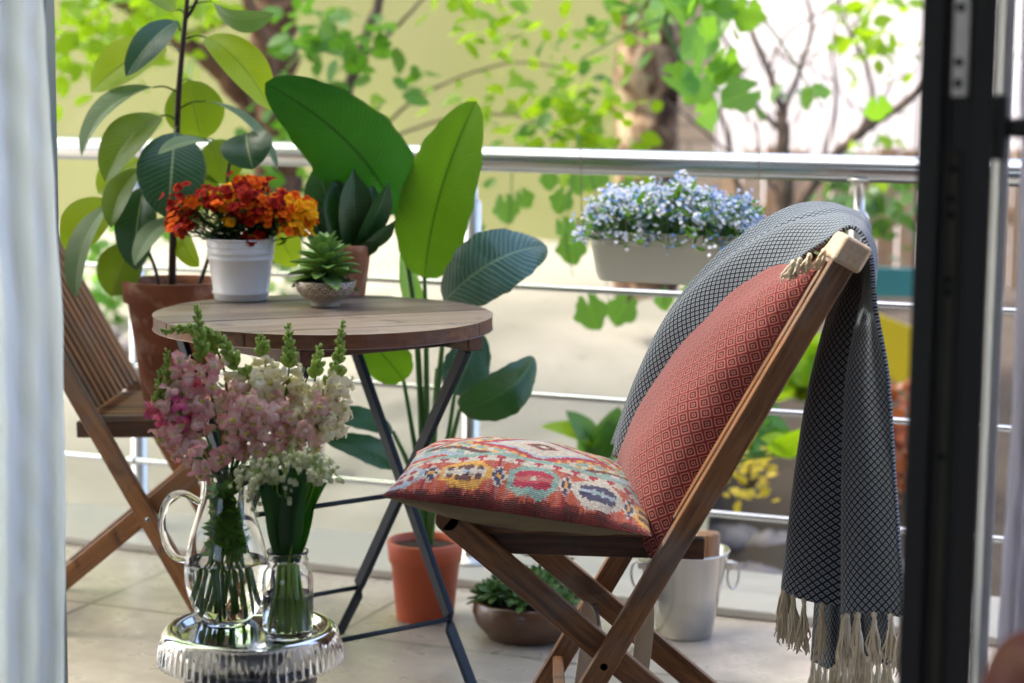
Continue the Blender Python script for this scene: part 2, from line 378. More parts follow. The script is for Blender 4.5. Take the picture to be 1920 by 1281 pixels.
# ------------------------------------------------------------------ black door leaf, free edge facing the room
M_bk2 = simple('black_rubber_channel', (.006, .008, .006, 1), .6, .2, 9)
def door():
    e = P(1774, 640, 2.0); dirv = nrm([e[0], e[1], 0]); dirv = nrm(dirv + np.array([.02, 0, 0])); lat = np.cross(dirv, [0, 0, 1])  # to the right
    R = np.array([lat, dirv, [0, 0, 1]]).T
    loc = np.array([e[0], e[1], 0]); t = thing('open_door', 'open black framed glass door seen edge on with lever handle', 'door', loc)
    def b(name, c, h, mat, par=t, bev=.002, smooth=True):
        m = MB().box(R @ np.array(c, float), h, R); return m.obj(name, mat, par, bevel=bev)
    H = 1.1
    # edge profile: two outer lips with a channel between
    m = MB(); 
    for c, h in (((-.0245, .024, H), (.0115, .024, H)), ((.0265, .024, H), (.012, .024, H)), ((0.001, .034, H), (.0175, .014, H)), ((-.0075, .0165, H), (.003, .006, H))): m.box(R @ np.array(c, float), h, R)
    m.obj('stile', M_black_frame, t, bevel=.002)
    for y0, n in ((.62, 'hinge_stile'),): b(n, (0.002, y0, H), (.025, .024, H), M_black_frame)
    b('top_rail', (.002, .33, 2.15), (.024, .262, .035), M_black_frame); b('bottom_rail', (.002, .33, .06), (.024, .262, .045), M_black_frame)
    b('glass_pane', (.002, .33, 1.11), (.004, .262, 1.0), M_glass, bev=0)
    # bright lock plate, top
    zt = P(1780, 183, 2.0)[2]
    lp = b('lock_plate', (.0015, .0145, zt + .25), (.0105, .002, .25), M_silver_plate, bev=.003)
    for zz in (zt + .014, zt + .035, zt + .089, zt + .15):
        mm = MB(); mm.lathe([(0, 0), (.0036, 0), (.0046, .0012), (.0046, .002)], (0, 0, 0), 16)
        q = R @ np.array((.0015, .0122, zz)); mm.v = [tuple(q + R @ np.array([v[0], -v[2] * .3, v[1]])) for v in mm.v]
        mm.obj('screw', M_bk2, lp)
    z2 = P(1768, 285, 2.0)[2]
    b2 = b('strike_plate', (.0, .0168, z2 / 2 + .12), (.0085, .002, z2 / 2 - .12), M_dark_plate)
    for px in (318, 375, 405, 528, 550, 862):
        zz = P(1760, px, 2.0)[2]; mm = MB(); mm.lathe([(0, 0), (.0035, 0), (.004, .001)], (0, 0, 0), 14)
        q = R @ np.array((.0, .0145, zz)); mm.v = [tuple(q + R @ np.array([v[0], -v[2], v[1]])) for v in mm.v]
        mm.obj('screw_hole', M_bk2, b2)
    # handle: back plate on the right face, lever
    zc = P(1860, 240, 2.0)[2]
    hp = b('handle', (.0445, .028, zc), (.007, .016, .033), M_black_frame, bev=.004)
    m = MB(); q0 = R @ np.array((.05, .024, zc)); q1 = R @ np.array((.062, .022, zc)); q2 = R @ np.array((.085, .018, zc)); q3 = R @ np.array((.19, .016, zc + .001))
    m.tube([q0, q1, q2, q3], .0105, 14); m.obj('lever', M_black_frame, hp)
door()

# ------------------------------------------------------------------ right hand sliding frame and curtain
def right_frame():
    q = P(1868, 640, 2.45); loc = np.array([q[0], q[1], 0]); t = thing('door_frame', 'pale grey grooved door jamb at the right beside the black door', 'door frame', loc)
    cols = [(lin(225, 232, 234), -.004, .006), (lin(96, 108, 116), .0035, .003)]
    for k, (c, dx, hw) in enumerate(cols):
        m = MB().box((dx, .012 * ((k * 2) % 3), 1.15), (hw, .02, 1.148)); m.obj('profile', simple('jamb_paint', c, .4, .06, 5), t, bevel=.002)
right_frame()
def cloth_mat(name, col, tr=.78, sc=1):
    t = NT(name); co = t.mapped((1, 1, 1), 'UV')
    wv = t.n('TexWave', {'Vector': co, 'Scale': 300.}); wv2 = t.n('TexWave', {'Vector': co, 'Scale': 300.}, bands_direction='Y')
    n = t.noise(5, t.mapped((1, 1, .45)), 5, 1.4)
    n2 = t.noise(28, t.mapped((1.4, 1.4, .5)), 3, .6)
    t.B(col=t.mix(t.noise(60, t.mapped((1, 1, .1))), col, tuple(x * .93 for x in col[:3]) + (1,)), rough=.9, sheen=.2)
    t.bump(t.math('ADD', t.math('MULTIPLY', n, 1.6), t.math('MULTIPLY', n2, .25)), .95, .02)
    t.translucent(tr, col); return t.m
M_curtain = cloth_mat('white_linen', lin(250, 253, 255))
def curtain(name, label, xr, xl_off, Y, folds, seed, loc, mat=M_curtain, z0=.02, z1=2.3):
    r = random.Random(seed); n, m_ = 260, 150; G = []; U = []
    ph = [r.random() * 6 for _ in range(6)]
    for i in range(n):
        z = lerp(z0, z1, i / (n - 1)); x1 = xr(z); x0 = x1 - xl_off; row = []; ur = []
        for j in range(m_):
            c = j / (m_ - 1); k = (1 - c)
            x = lerp(x1, x0, k) + .004 * math.sin(5 * z + ph[0] + 3 * c)
            y = Y + .018 * math.sin(folds * 2 * math.pi * (k ** .9) + ph[1] + .35 * math.sin(2.2 * z + ph[2])) + .012 * math.sin(folds * 4.7 * math.pi * k + ph[3] + .8 * z) + .006 * math.sin(7 * z + 9 * c + ph[4])
            y += .0028 * math.sin(26 * z + 30 * k + 2.5 * math.sin(6 * z + 5 * k)) * (.5 + .5 * math.sin(3.1 * z + 17 * k)) + .002 * math.sin(47 * z - 38 * k + 2 * math.sin(11 * z))
            row.append((x, y, z)); ur.append((c * abs(xl_off), z))
        G.append(row); U.append(ur)
    o = rel(MB().grid(G, U), loc).obj(name, mat, None, solid=.0012); o.location = loc
    return tag(o, label, 'curtain')
ZL = [(P(x, y, 2.62)[2], P(x, y, 2.62)[0]) for x, y in ((88, 0), (96, 200), (106, 430), (116, 600), (121, 900), (124, 1281))]
def xr_left(z):
    if z >= ZL[0][0]: return ZL[0][1]
    for (z1, a), (z2, b) in zip(ZL, ZL[1:]):
        if z >= z2: return lerp(a, b, (z1 - z) / (z1 - z2))
    return ZL[-1][1]
curtain('curtain', 'sheer white linen curtain hanging in creased folds at the left', xr_left, .42, 2.62, 3.2, 3, (-.7, 2.62, .02), z0=0)
curtain('curtain', 'pale grey curtain strip at the far right behind the jamb', lambda z: .80, .195, 2.38, 3.4, 5, (.7, 2.38, .02), mat=cloth_mat('grey_voile', lin(228, 226, 230), .65), z0=0)

# rust leather armchair arm, bottom right corner, close to the lens
m = MB(); c = P(1978, 1312, 1.7); G = []
for i in range(19):
    ph = math.pi * i / 18; row = []
    for k in range(32):
        th = 2 * math.pi * k / 32; cx, cy = math.cos(th), math.sin(th)
        rr = .062 * math.sin(ph) ** .6
        row.append(c + np.array([rr * cx * 1.02, rr * cy * 1.6, -.02 + .075 * math.cos(ph) + (-.5 if i > 10 else 0) * ((i - 10) / 8)]))
    G.append(row)
o = MB().grid(G, closed=True); ol = (c[0], c[1], 0); rel(o, ol); oo = o.obj('leather_pouf', simple('rust_leather', lin(140, 50, 34), .5, .1, 10, bump=.3, bscale=120)); oo.location = ol
tag(oo, 'rust brown leather pouf with rounded top in the bottom right corner', 'pouf')

# ------------------------------------------------------------------ folding chairs
def folding_chair(label, loc, rz_, W=.40, backsl=True, shade=None):
    A, B_ = (M_teak, M_teak_pale)
    t = thing('folding_chair', label, 'chair', loc, rz_, 'folding wooden garden chairs')
    foot = np.array([0.004, 0, 0]); top = np.array([.496, 0, .882]); lf = np.array([.462, 0, 0]); lt = np.array([-.098, 0, .474])
    for y0, nm in ((.011, 'post'), (W - .011, 'post')):
        m = MB().bar(foot + [0, y0, 0], top + [0, y0, 0], .037, .022, (0, 1, 0)); o = m.obj(nm, A, t, bevel=.003)
    for y0 in (.0375, W - .0375):
        m = MB(); a, b = lf + [0, y0, 0], lt + [0, y0, 0]; m.bar(a, b, .040, .024, (0, 1, 0))
        d = nrm(b - a); m.tube([b + [0, -.012, 0], b + [0, .012, 0]], .0199, 24); o = m.obj('leg', A, t, bevel=.003)
    # stretchers between the sides
    m = MB(); q = lerp(lf, lt, .12); m.bar(q + [0, .05, 0], q + [0, W - .05, 0], .032, .018, (1, 0, 0)); m.obj('stretcher', A, t, bevel=.003)
    q = lerp(foot, top, .16); m = MB().bar(q + [0, .022, 0], q + [0, W - .022, 0], .032, .018, (1, 0, 0)); m.obj('stretcher', A, t, bevel=.003)
    q = lerp(foot, top, .285); m = MB().tube([q + [0, .0, 0], q + [0, W, 0]], .006, 12); m.obj('pivot_rod', M_steel, t)
    # seat: two side bars, cross bars and slats running front to back
    zs = .447
    for y0 in (.062, W - .062):
        MB().bar((-.07, y0, zs - .014), (.30, y0, zs - .022), .034, .02, (0, 1, 0)).obj('seat_rail', M_teak_dark, t, bevel=.003)
    m = MB()
    for k in range(9):
        y0 = lerp(.062, W - .062, k / 8); m.bar((-.085, y0, zs + .009), (.285, y0, zs + .001), .014, .024, (0, 1, 0))
    m.obj('seat', A, t, bevel=.0025)
    MB().bar((-.045, .075, zs - .011), (-.045, W - .075, zs - .011), .026, .04, (1, 0, 0)).obj('cross_bar', M_teak_dark, t, bevel=.003)
    # back: top rail with pale ends, slats along the posts
    d = nrm(top - foot); nn = np.array([-d[2], 0, d[0]])
    R = np.array([d, [0, 1, 0], nn]).T
    MB().box(top + d * .012 + np.array([0, W / 2, 0]) - nn * .002, (.022, W / 2 + .012, .024), R).obj('top_rail', M_teak_pale, t, bevel=.007)
    q = lerp(foot, top, .55)
    MB().bar(q + [0, .022, 0] - nn * .006, q + [0, W - .022, 0] - nn * .006, .02, .034, nn * 0 + d).obj('back_rail', A, t, bevel=.003)
    m = MB()
    for k in range(9):
        y0 = lerp(.045, W - .045, k / 8); a = lerp(foot, top, .53) + nn * .012; b = lerp(foot, top, .985) + nn * .012
        m.bar(a + [0, y0, 0], b + [0, y0, 0], .014, .022, (0, 1, 0))
    m.obj('back_slats', A, t, bevel=.0025)
    return t
ch1 = folding_chair('dark wooden folding chair carrying both cushions and the knitted throw', (0.002, 2.965, 0), 0)
# canvas straps under the seat of the near chair
M_canvas = simple('natural_canvas', lin(196, 182, 158), .85, .1, 40, bump=.3, bscale=300)
for (pa, pb, Y, w_) in (((1098, 1128), (1096, 1330), 3.05, .026), ((1205, 1085), (1200, 1340), 3.22, .03)):
    m = MB(); a, b = P(pa[0], pa[1], Y), P(pb[0], pb[1], Y); G = []
    for i in range(17):
        u = i / 16; c = lerp(a, b, u) + np.array([.006 * math.sin(u * 5), .012 * math.sin(u * 4), 0]); hw = w_ / 2 * (1 - .75 * max(0, 1 - u * 6) ** 2)
        G.append([c - [hw, .004, 0], c + [0, .002, 0], c + [hw, -.003, 0]])
    m.grid(G); rel(m, ch1.location).obj('canvas_strap', M_canvas, ch1, solid=.002)
ch2 = folding_chair('weathered slatted folding chair behind the curtain holding the rubber plant', (-.575, 4.36, 0), math.radians(180 - 2), W=.42)

# ------------------------------------------------------------------ round folding table
def table():
    cx, cy, zt, Rr = -.353, 3.71, .705, .316
    loc = (cx, cy, 0); t = thing('folding_table', 'round wooden bistro table with dark folding iron legs', 'table', loc)
    a = math.radians(24); U_ = np.array([math.cos(a), math.sin(a), 0]); V_ = np.array([-math.sin(a), math.cos(a), 0])
    n = 7; w_ = 2 * Rr / n; top = MB(); th = .026
    for k in range(n):
        v0, v1 = -Rr + k * w_ + .0012, -Rr + (k + 1) * w_ - .0012
        def ext(v): return math.sqrt(max(0, Rr * Rr - v * v))
        vs = np.linspace(v0, v1, 9); ring = [(-ext(v), v) for v in vs] + [(ext(v), v) for v in vs[::-1]]
        ring = [q for i, q in enumerate(ring) if i == 0 or np.linalg.norm(np.subtract(q, ring[i - 1])) > 1e-4]
        N0 = len(ring); lo = [U_ * p + V_ * q + [0, 0, zt - th] for p, q in ring]; hi = [U_ * p + V_ * q + [0, 0, zt + .0006 * math.sin(k * 2.3)] for p, q in ring]
        fs = [list(range(N0))[::-1] if True else None, [N0 + i for i in range(N0)]] + [[i, (i + 1) % N0, N0 + (i + 1) % N0, N0 + i] for i in range(N0)]
        b0 = len(top.f); top.add(lo + hi, [fs[0][::-1], fs[1][::-1]] + fs[2:])
        for i in range(b0 + 2, len(top.f)): top.mi[i] = 1
    # grain runs along the planks: rotate the object so local X is the plank axis
    Rm = np.array([U_, V_, [0, 0, 1]])
    top.v = [tuple(Rm @ np.array(v)) for v in top.v]
    o = top.obj('tabletop', [M_top, M_rim], t, smooth=False, bevel=.0018); o.rotation_euler = (0, 0, a)
    u = np.array([-.61, .79, 0]); wv = np.array([-.79, -.61, 0])
    mid1 = np.array([-.21, 3.82, 0]) - np.array(loc); D = .36
    for off in (.0, D):            # battens
        m = MB(); c = mid1 + wv * off + np.array([0, 0, zt - th - .0175]); m.bar(c - u * .235, c + u * .235, .03, .034, wv); m.obj('batten', M_teak_dark, t, bevel=.003)
    for s_ in (-1, 1):
        m = MB(); c = mid1 + u * .15 * s_ + np.array([0, 0, zt - th - .0175]); m.bar(c + wv * .02, c + wv * (D - .02), .026, .034, u); m.obj('cross_batten', M_teak_dark, t, bevel=.003)
    zc, sl_ = .338, .69
    for off in (0, D):
        for s_ in (1, -1):
            dl = 1 if s_ > 0 else -1
            shift = wv * (off + (.007 * dl if off == 0 else -.007 * dl))
            def pt(z): return mid1 + shift + u * (s_ * (zc - z) * sl_) + np.array([0, 0, z])
            m = MB(); zk = .125
            m.bar(pt(zk), pt(zt - th - .03), .024, .013, wv)
            # flattened twisted foot
            a_, b_ = pt(zk + .004), pt(zk) + u * s_ * .006 - np.array([0, 0, .028]); c_ = b_ + u * s_ * .07 - np.array([0, 0, zk - .028 - .004])
            c_ = np.array([c_[0], c_[1], .004])
            sec = []
            for q, tw, hw, ht in ((a_, 0, .012, .0062), (lerp(a_, b_, .5), .5, .008, .006), (b_, 1, .013, .004), (c_, 1, .013, .004)):
                d = nrm(c_ - a_); e1 = nrm(np.cross(d, wv)); e2 = np.cross(d, e1)
                an = tw * math.radians(80); f1 = e1 * math.cos(an) + e2 * math.sin(an); f2 = -e1 * math.sin(an) + e2 * math.cos(an)
                sec.append([q + f1 * hw + f2 * ht, q - f1 * hw + f2 * ht, q - f1 * hw - f2 * ht, q + f1 * hw - f2 * ht])
            m.grid(sec, closed=True)
            m.obj('leg', M_black_metal, t, bevel=.002)
    def rod(z, k):
        p0 = mid1 + u * k + np.array([0, 0, z]); MB().tube([p0, p0 + wv * D], .0048, 10).obj('crossbar', M_black_metal, t)
    rod(.119, -(zc - .119) * sl_ ); rod(.119, (zc - .119) * sl_); rod(zc, 0)
table()
# ------------------------------------------------------------------ cushions and throw
def pillow(O, A, B, N, T1, T2, n, ear=.07, wr=0, pw=.55, shift=(0, 0), sag=0, seed=1, skew=0):
    """O = centre of seam plane, A/B half vectors, N normal; returns front grid, back grid"""
    r = random.Random(seed); ph = [r.random() * 6 for _ in range(8)]
    F, Bk, UF = [], [], []
    for i in range(n + 1):
        b = -math.cos(math.pi * i / n) if False else 2 * i / n - 1; rf, rb, ru = [], [], []
        for j in range(n + 1):
            a = 2 * j / n - 1
            aa = a * (1 - ear * (1 - b * b) ** 1.0 * a * a); bb = b * (1 - ear * (1 - a * a) * b * b)
            e = max(0, (1 - a * a) * (1 - b * b)); h = e ** pw
            edge = 1 - h
            wz = wr * (math.sin(7 * a + ph[0] + 3 * b) * math.sin(6 * b + ph[1]) * .5 + .35 * math.sin(13 * a + ph[2] - 5 * b)) * h * (1.1 - h) * 3
            # radial creases running in from the corners
            wz += wr * .5 * edge * math.sin(22 * a + ph[3]) * (abs(b) > .8) * (1 - abs(a)) * h * 4
            p = O + A * (aa + shift[0] * h) + B * (bb + shift[1] * h) - N * sag * (a * a + b * b) * .5
            rf.append(p + N * (T1 * h * (1 - skew * a) + wz)); rb.append(p - N * (T2 * h + wz * .5)); ru.append((0, 0))
        F.append(rf); Bk.append(rb); UF.append(ru)
    F = np.array(F); k = n // 2
    da = np.cumsum(np.linalg.norm(np.diff(F, axis=1, prepend=F[:, :1]), axis=2), axis=1); da -= da[:, k:k + 1]
    db = np.cumsum(np.linalg.norm(np.diff(F, axis=0, prepend=F[:1]), axis=2), axis=0); db -= db[k:k + 1]
    return F, np.array(Bk), np.stack([da, db], axis=2)
# kilim cushion on the seat
def kilim():
    Yn = 2.935
    c1 = P(716, 930, Yn); c2 = P(1222, 1006, Yn + .01); B2 = np.array([.035, .36, .0])
    A = (c2 - c1) / 2; B = B2 / 2; O = (c1 + c2) / 2 + B; N = nrm(np.cross(A, B)); N = N if N[2] > 0 else -N
    n = 168; F, Bk, U = pillow(O, A, B, N, .076, .05, n, ear=.05, wr=.006, pw=.5, seed=4)
    Bk[..., 2] = np.maximum(Bk[..., 2], .459 + .004 * np.abs(np.sin(np.arange(n + 1) * .07))[None, :] * (np.arange(n + 1) < 24)[:, None])
    F[..., 2] = np.maximum(F[..., 2], Bk[..., 2] + .0004)
    m = MB(); m.grid(F, U); k = len(m.f)
    r = random.Random(2); npr = np.random.RandomState(5)
    C = dict(M=(122, 30, 18), D=(84, 20, 16), R=(158, 30, 50), C=(178, 34, 66), O=(196, 84, 46), Y=(226, 168, 70), W=(208, 198, 182), A=(140, 172, 160), B=(98, 58, 54), N=(62, 58, 92), L=(168, 182, 196), P=(190, 104, 96))
    def med(x, y, sch):
        o = abs(x) + max(0, abs(y) - .35) * .8
        if max(abs(x), abs(y), (abs(x) + abs(y)) * .72) > 1: return 'O'
        out, bar, mid, ce = sch
        if max(abs(x), abs(y), (abs(x) + abs(y)) * .72) > .78: return out
        s = abs(x) + abs(y) * .8
        if s < .17: return ce
        if abs(x) < .13 and abs(y) < .6: return bar
        if s < .42: return mid
        if abs(x) < .36 and abs(y) < .55: return bar
        if abs(abs(x) - .56) < .14 and abs(y) < .42: return bar if abs(y) > .14 else mid
        return mid if abs(y) < .3 else out
    scs = [('L', 'R', 'W', 'L'), ('Y', 'B', 'W', 'L'), ('A', 'C', 'P', 'W'), ('W', 'N', 'L', 'A'), ('Y', 'B', 'Y', 'W')]
    cens = [-.95, -.45, .06, .56, 1.02]
    def key(a, b):
        q = 1 / 42.; a = round(a / q) * q; b = round(b / q) * q
        if b < -.965: return 'M' if (math.floor((a + 2) * 9) % 2 == 0 or b < -.985) else 'D'
        if b < -.945: return 'M' if math.floor((a + 2) * 9) % 2 else 'O'
        if b < -.56:
            for c_, s_ in zip(cens, scs):
                if abs(a - c_) < .19: return med((a - c_) / .19, (b + .75) / .2, s_)
                g_ = abs(a - c_ - .25) / .045 + abs(b + .75) / .11
                if g_ < .5: return 'Y'
                if g_ < 1: return 'N'
                if g_ < 1.4: return 'W'
            return 'O'
        if b < -.40: return ('W' if abs(((a * 7 + 40) % 1) - .5) * 2 > (b + .56) / .16 else 'C') if b < -.46 else 'A'
        dd = abs(a - .06) / .58 + abs(b + .02) / .44
        if dd < .10: return 'W'
        if dd < .22: return 'B'
        if dd < .27: return 'P'
        if dd < .78: return 'W' if dd < .66 else 'L'
        if dd < .97: return 'C'
        if dd < 1.12: return 'Y' if int(a * 26) % 2 else 'O'
        if dd < 1.30: return 'A' if int(a * 20) % 3 else 'W'
        if dd < 1.42: return 'Y' if int(a * 20) % 2 else 'W'
        if dd < 1.6: return 'B' if b < .1 else 'O'
        if dd < 1.8: return 'W' if int(a * 14 + 40) % 2 else 'A'
        if dd < 2.0: return 'C' if b > .1 else 'L'
        return 'O' if int((a + b) * 12 + 60) % 3 else 'W'
    col = []
    for i in range(n):
        for j in range(n):
            a = 2 * (j + .5) / n - 1; b = 2 * (i + .5) / n - 1
            jx = npr.normal(0, .004); jy = npr.normal(0, .006)
            kk_ = key(a + jx, b + jy); kk_ = ('P' if int(a * 40 + 80) % 3 == 0 else ('R' if int(a * 40 + 80) % 7 == 1 else 'O')) if kk_ == 'O' else kk_
            c = np.array(lin(*C[kk_])[:3]); c = c * (1 + npr.normal(0, .13)) * (1 + .12 * math.sin(i * 3.1)) ; col.append((*np.clip(c, .004, 1), 1))
    m.grid(Bk[::-1], U[::-1], mi=1); col += [(.2, .18, .14, 1)] * (len(m.f) - k); m.col = col
    t = NT('kilim_weave'); at = t.n('VertexColor', layer_name='dye')
    co = t.mapped((1, 1, 1), 'UV')
    w1 = t.n('TexWave', {'Vector': co, 'Scale': 95., 'Distortion': 1.5, 'Detail': 2., 'Detail Scale': 4.}, bands_direction='Y'); nz = t.noise(260, t.mapped((.35, 1, 1), 'UV'), 3)
    f = t.math('ADD', w1.outputs['Fac'], nz)
    c = t.mix(t.ramp(nz, [(.35, (.35,) * 3), (.65, (0,) * 3)]), at.outputs[0], (.03, .02, .02, 1), 'MIX')
    t.B(col=c, rough=.95, sheen=.15); t.bump(f, .8, .0025)
    kk = simple('khaki_backing', lin(120, 106, 78), .9, .12, 30, bump=.4, bscale=240)
    o = m.obj('kilim_cushion', [t.m, kk]); tag(o, 'multicoloured woven kilim cushion lying flat on the wooden chair seat', 'cushion')
kilim()
def lattice_mat(name, side, dark, pale, ground, tone=0, navy=False):
    t = NT(name); mp = t.n('Mapping'); mp.inputs['Rotation'].default_value = (0, 0, math.radians(45)); mp.inputs['Scale'].default_value = (1 / side, 1 / side, 1)
    t.t.links.new(t.n('TexCoord').outputs['UV'], mp.inputs[0])
    nz = t.n('TexNoise', {'Vector': mp.outputs[0], 'Scale': 1.3}); 
    ofs = t.n('VectorMath', operation='SCALE'); t.t.links.new(nz.outputs['Color'], ofs.inputs[0]); ofs.inputs['Scale'].default_value = .02
    ad = t.n('VectorMath', operation='ADD'); t.t.links.new(mp.outputs[0], ad.inputs[0]); t.t.links.new(ofs.outputs[0], ad.inputs[1])
    sp = t.n('SeparateXYZ', {0: ad.outputs[0]})
    def cell(s_): return t.math('ABSOLUTE', t.math('SUBTRACT', t.math('FRACT', s_), .5))
    d = t.math('MAXIMUM', cell(sp.outputs[0]), cell(sp.outputs[1]))
    if navy: st = [(0, dark), (.09, dark), (.11, pale), (.34, pale), (.37, dark), (.5, dark)]
    else: st = [(0, dark), (.075, dark), (.09, pale), (.155, pale), (.17, dark), (.30, dark), (.315, pale), (.40, pale), (.415, dark), (.46, tone), (.5, tone)]
    c = t.ramp(d, st, 'LINEAR' if navy else 'LINEAR')
    fine = t.noise(700, t.mapped((1, 1, 1), 'UV'), 2)
    c = t.mix(t.ramp(fine, [(.4, (0,) * 3), (.7, (.25,) * 3)]), c, ground)
    w1 = t.n('TexWave', {'Vector': t.mapped((1, 1, 1), 'UV'), 'Scale': 420.}, bands_direction='X')
    t.B(col=c, rough=.92, sheen=.15 if navy else .22); t.bump(t.math('ADD', t.math('MULTIPLY', d, 1.5), t.math('MULTIPLY', fine, .5)), .5, .0018); return t.m
M_rust = lattice_mat('rust_diamond_weave', .0180, lin(50, 7, 8), lin(172, 98, 86), lin(134, 42, 36), tone=lin(100, 12, 14))
def rustc():
    Y0 = 3.0; b_ = P(1220, 1050, Y0); t_ = P(1537, 492, Y0 + .03)
    A = (t_ - b_) / 2; B = np.array([0, .19, 0]); O = (t_ + b_) / 2 + B; N = nrm(np.cross(B, A)); N = N if N[0] < 0 else -N
    n = 90; F, Bk, U = pillow(O, A, B, N, .098, .03, n, ear=.075, wr=.005, pw=.42, seed=9, skew=.34)
    U = np.array(U)
    m = MB(); m.grid(F, U); U2 = U.copy(); U2[..., 1] = -U2[..., 1] + .011; m.grid(Bk[::-1], U2[::-1])
    o = m.obj('diamond_cushion', M_rust); tag(o, 'rust red cushion with woven diamond pattern leaning against the chair back', 'cushion')
rustc()
M_throw = lattice_mat('navy_cream_weave', .0088, lin(7, 16, 30), lin(138, 148, 156), lin(28, 46, 66), navy=True)
M_fringe = (lambda t: (t.B(col=t.mix(t.noise(60), lin(196, 182, 152), lin(226, 216, 192)), rough=.95), t.bump(t.noise(400), .5, .001), t.m)[2])(NT('cream_cotton_fringe'))
def throw():
    rows = [((1190, 880, 3.22), (1150, 836, 3.42)), ((1235, 745, 3.22), (1200, 700, 3.43)), ((1300, 612, 3.20), (1256, 590, 3.43)), ((1385, 530, 3.18), (1334, 498, 3.42)),
            ((1480, 466, 3.12), (1432, 426, 3.44)), ((1546, 438, 3.05), (1508, 391, 3.46)), ((1602, 424, 3.03), (1580, 392, 3.46)), ((1638, 484, 3.01), (1624, 430, 3.43)),
            ((1640, 590, 2.985), (1560, 560, 3.34)), ((1646, 720, 2.98), (1520, 710, 3.34)), ((1652, 860, 2.98), (1492, 850, 3.33)), ((1660, 1010, 2.98), (1470, 985, 3.32)), ((1668, 1176, 2.98), (1452, 1092, 3.31))]
    amp = [.016, .020, .020, .018, .014, .008, .004, .006, .016, .026, .031, .034, .036]
    nr, nc = 150, 90; ts = np.linspace(0, 1, nr)
    Np = pts_at([P(*a) for a, b in rows], ts); Fp = pts_at([P(*b) for a, b in rows], ts); am = pts_at([[x] for x in amp], ts)[:, 0]
    Lc = np.concatenate([[0], np.cumsum(np.linalg.norm(np.diff((Np + Fp) / 2, axis=0), axis=1))])
    tang = np.gradient((Np + Fp) / 2, axis=0); G = []; U = []
    for i in range(nr):
        ch = Fp[i] - Np[i]; t_ = nrm(tang[i]); nv = nrm(np.cross(t_, ch)); h = i / (nr - 1)
        hang = sm((h - .55) / .2)
        row = []; ur = []
        for j in range(nc):
            c = j / (nc - 1)
            # hanging part: lobes with a deep valley in the middle; front part: soft rolls
            d1 = -math.cos(4 * math.pi * (c * .94 + .03)) + .25 * math.sin(11 * c + 2 * h) - 1.3 * math.exp(-((c - .47) / .09) ** 2)
            d2 = math.sin(2 * math.pi * c * 1.4 + 1.0 + 2 * h) + .5 * math.sin(13 * c + 5 * h) - 1.1 * math.exp(-((c - .62 - .15 * h) / .05) ** 2)
            d = (d1 * hang + d2 * (1 - hang)) * am[i]
            p = Np[i] + ch * c - nv * d * (1) + np.array([0, 0, .003 * math.sin(9 * c + 14 * h)])
            if h > .93: p = p + np.array([0, 0, .012 * math.sin(7 * c + 1) * (h - .93) / .07])
            row.append(p); ur.append((c * .46 * (1 + 0 * h), Lc[i]))
        G.append(row); U.append(ur)
    G = np.array(G)
    m = MB(); m.grid(G, U)
    loc = (.5, 3.1, 0); o = rel(m, loc).obj('throw_blanket', M_throw, None, solid=.007); o.location = loc
    tag(o, 'navy and cream diamond woven throw with cream fringe draped over the chair back', 'blanket')
    # under layer, lower hem
    m = MB(); G2 = []; U2 = []
    for i in range(50):
        u = i / 49; a = P(lerp(1640, 1668, u), lerp(700, 1245, u), 3.06); b = P(lerp(1560, 1524, u), lerp(700, 1240, u), 3.30); row = []; ur = []
        for j in range(50):
            c = j / 49; row.append(lerp(a, b, c) + np.array([.0, -.014 * math.sin(5.5 * c * math.pi + .5), .008 * math.sin(6 * c) * u])); ur.append((c * .3, u * .44))
        G2.append(row); U2.append(ur)
    m.grid(G2, U2); rel(m, loc).obj('under_layer', M_throw, o, solid=.006)
    r = random.Random(12)
    def tassel(m, p, L, spread=.011, n=26, lean=0):
        m.ball(p - np.array([0, 0, .004]), .0046, 5, 7, (1, 1, 1.3))
        for k in range(n):
            an = r.random() * 6.28; s_ = spread * math.sqrt(r.random()); l = L * (.8 + .3 * r.random()); e = np.array([math.cos(an) * s_ * 1.1 + lean * l, math.sin(an) * s_ * .8, -l])
            q1 = p + np.array([e[0] * .25 + r.gauss(0, .0008), e[1] * .3, -l * .22]); q2 = p + e * .6 + np.array([r.gauss(0, .0028), r.gauss(0, .002), 0]); q3 = p + e * .85 + np.array([r.gauss(0, .0028), 0, 0])
            m.tube(pts_at([p, q1, q2, q3, p + e], np.linspace(0, 1, 11)) + np.array([[r.gauss(0, .0006), 0, 0] for _ in range(11)]), [.0017] * 8 + [.0014, .0011, .0007], 4, caps=False)
    m = MB(); hem = G[-1]
    idx = np.linspace(1, nc - 2, 19).astype(int)
    for k, j in enumerate(idx): tassel(m, hem[j] + np.array([0, -.004, .002]), .082 + .012 * r.random(), lean=-.04 + .08 * r.random())
    rel(m, loc).obj('fringe', M_fringe, o)
    m = MB(); hem2 = np.array(G2[-1])
    for j in np.linspace(1, 48, 15).astype(int): tassel(m, hem2[j] + np.array([0, -.004, .002]), .08, lean=-.03 + .06 * r.random())
    rel(m, loc).obj('fringe', M_fringe, o)
    m = MB()
    for q in ((1500, 484), (1518, 476), (1545, 468), (1487, 489)): tassel(m, P(q[0], q[1], 3.0), .03, .008, 12, lean=-.3)
    rel(m, loc).obj('fringe', M_fringe, o)
throw()
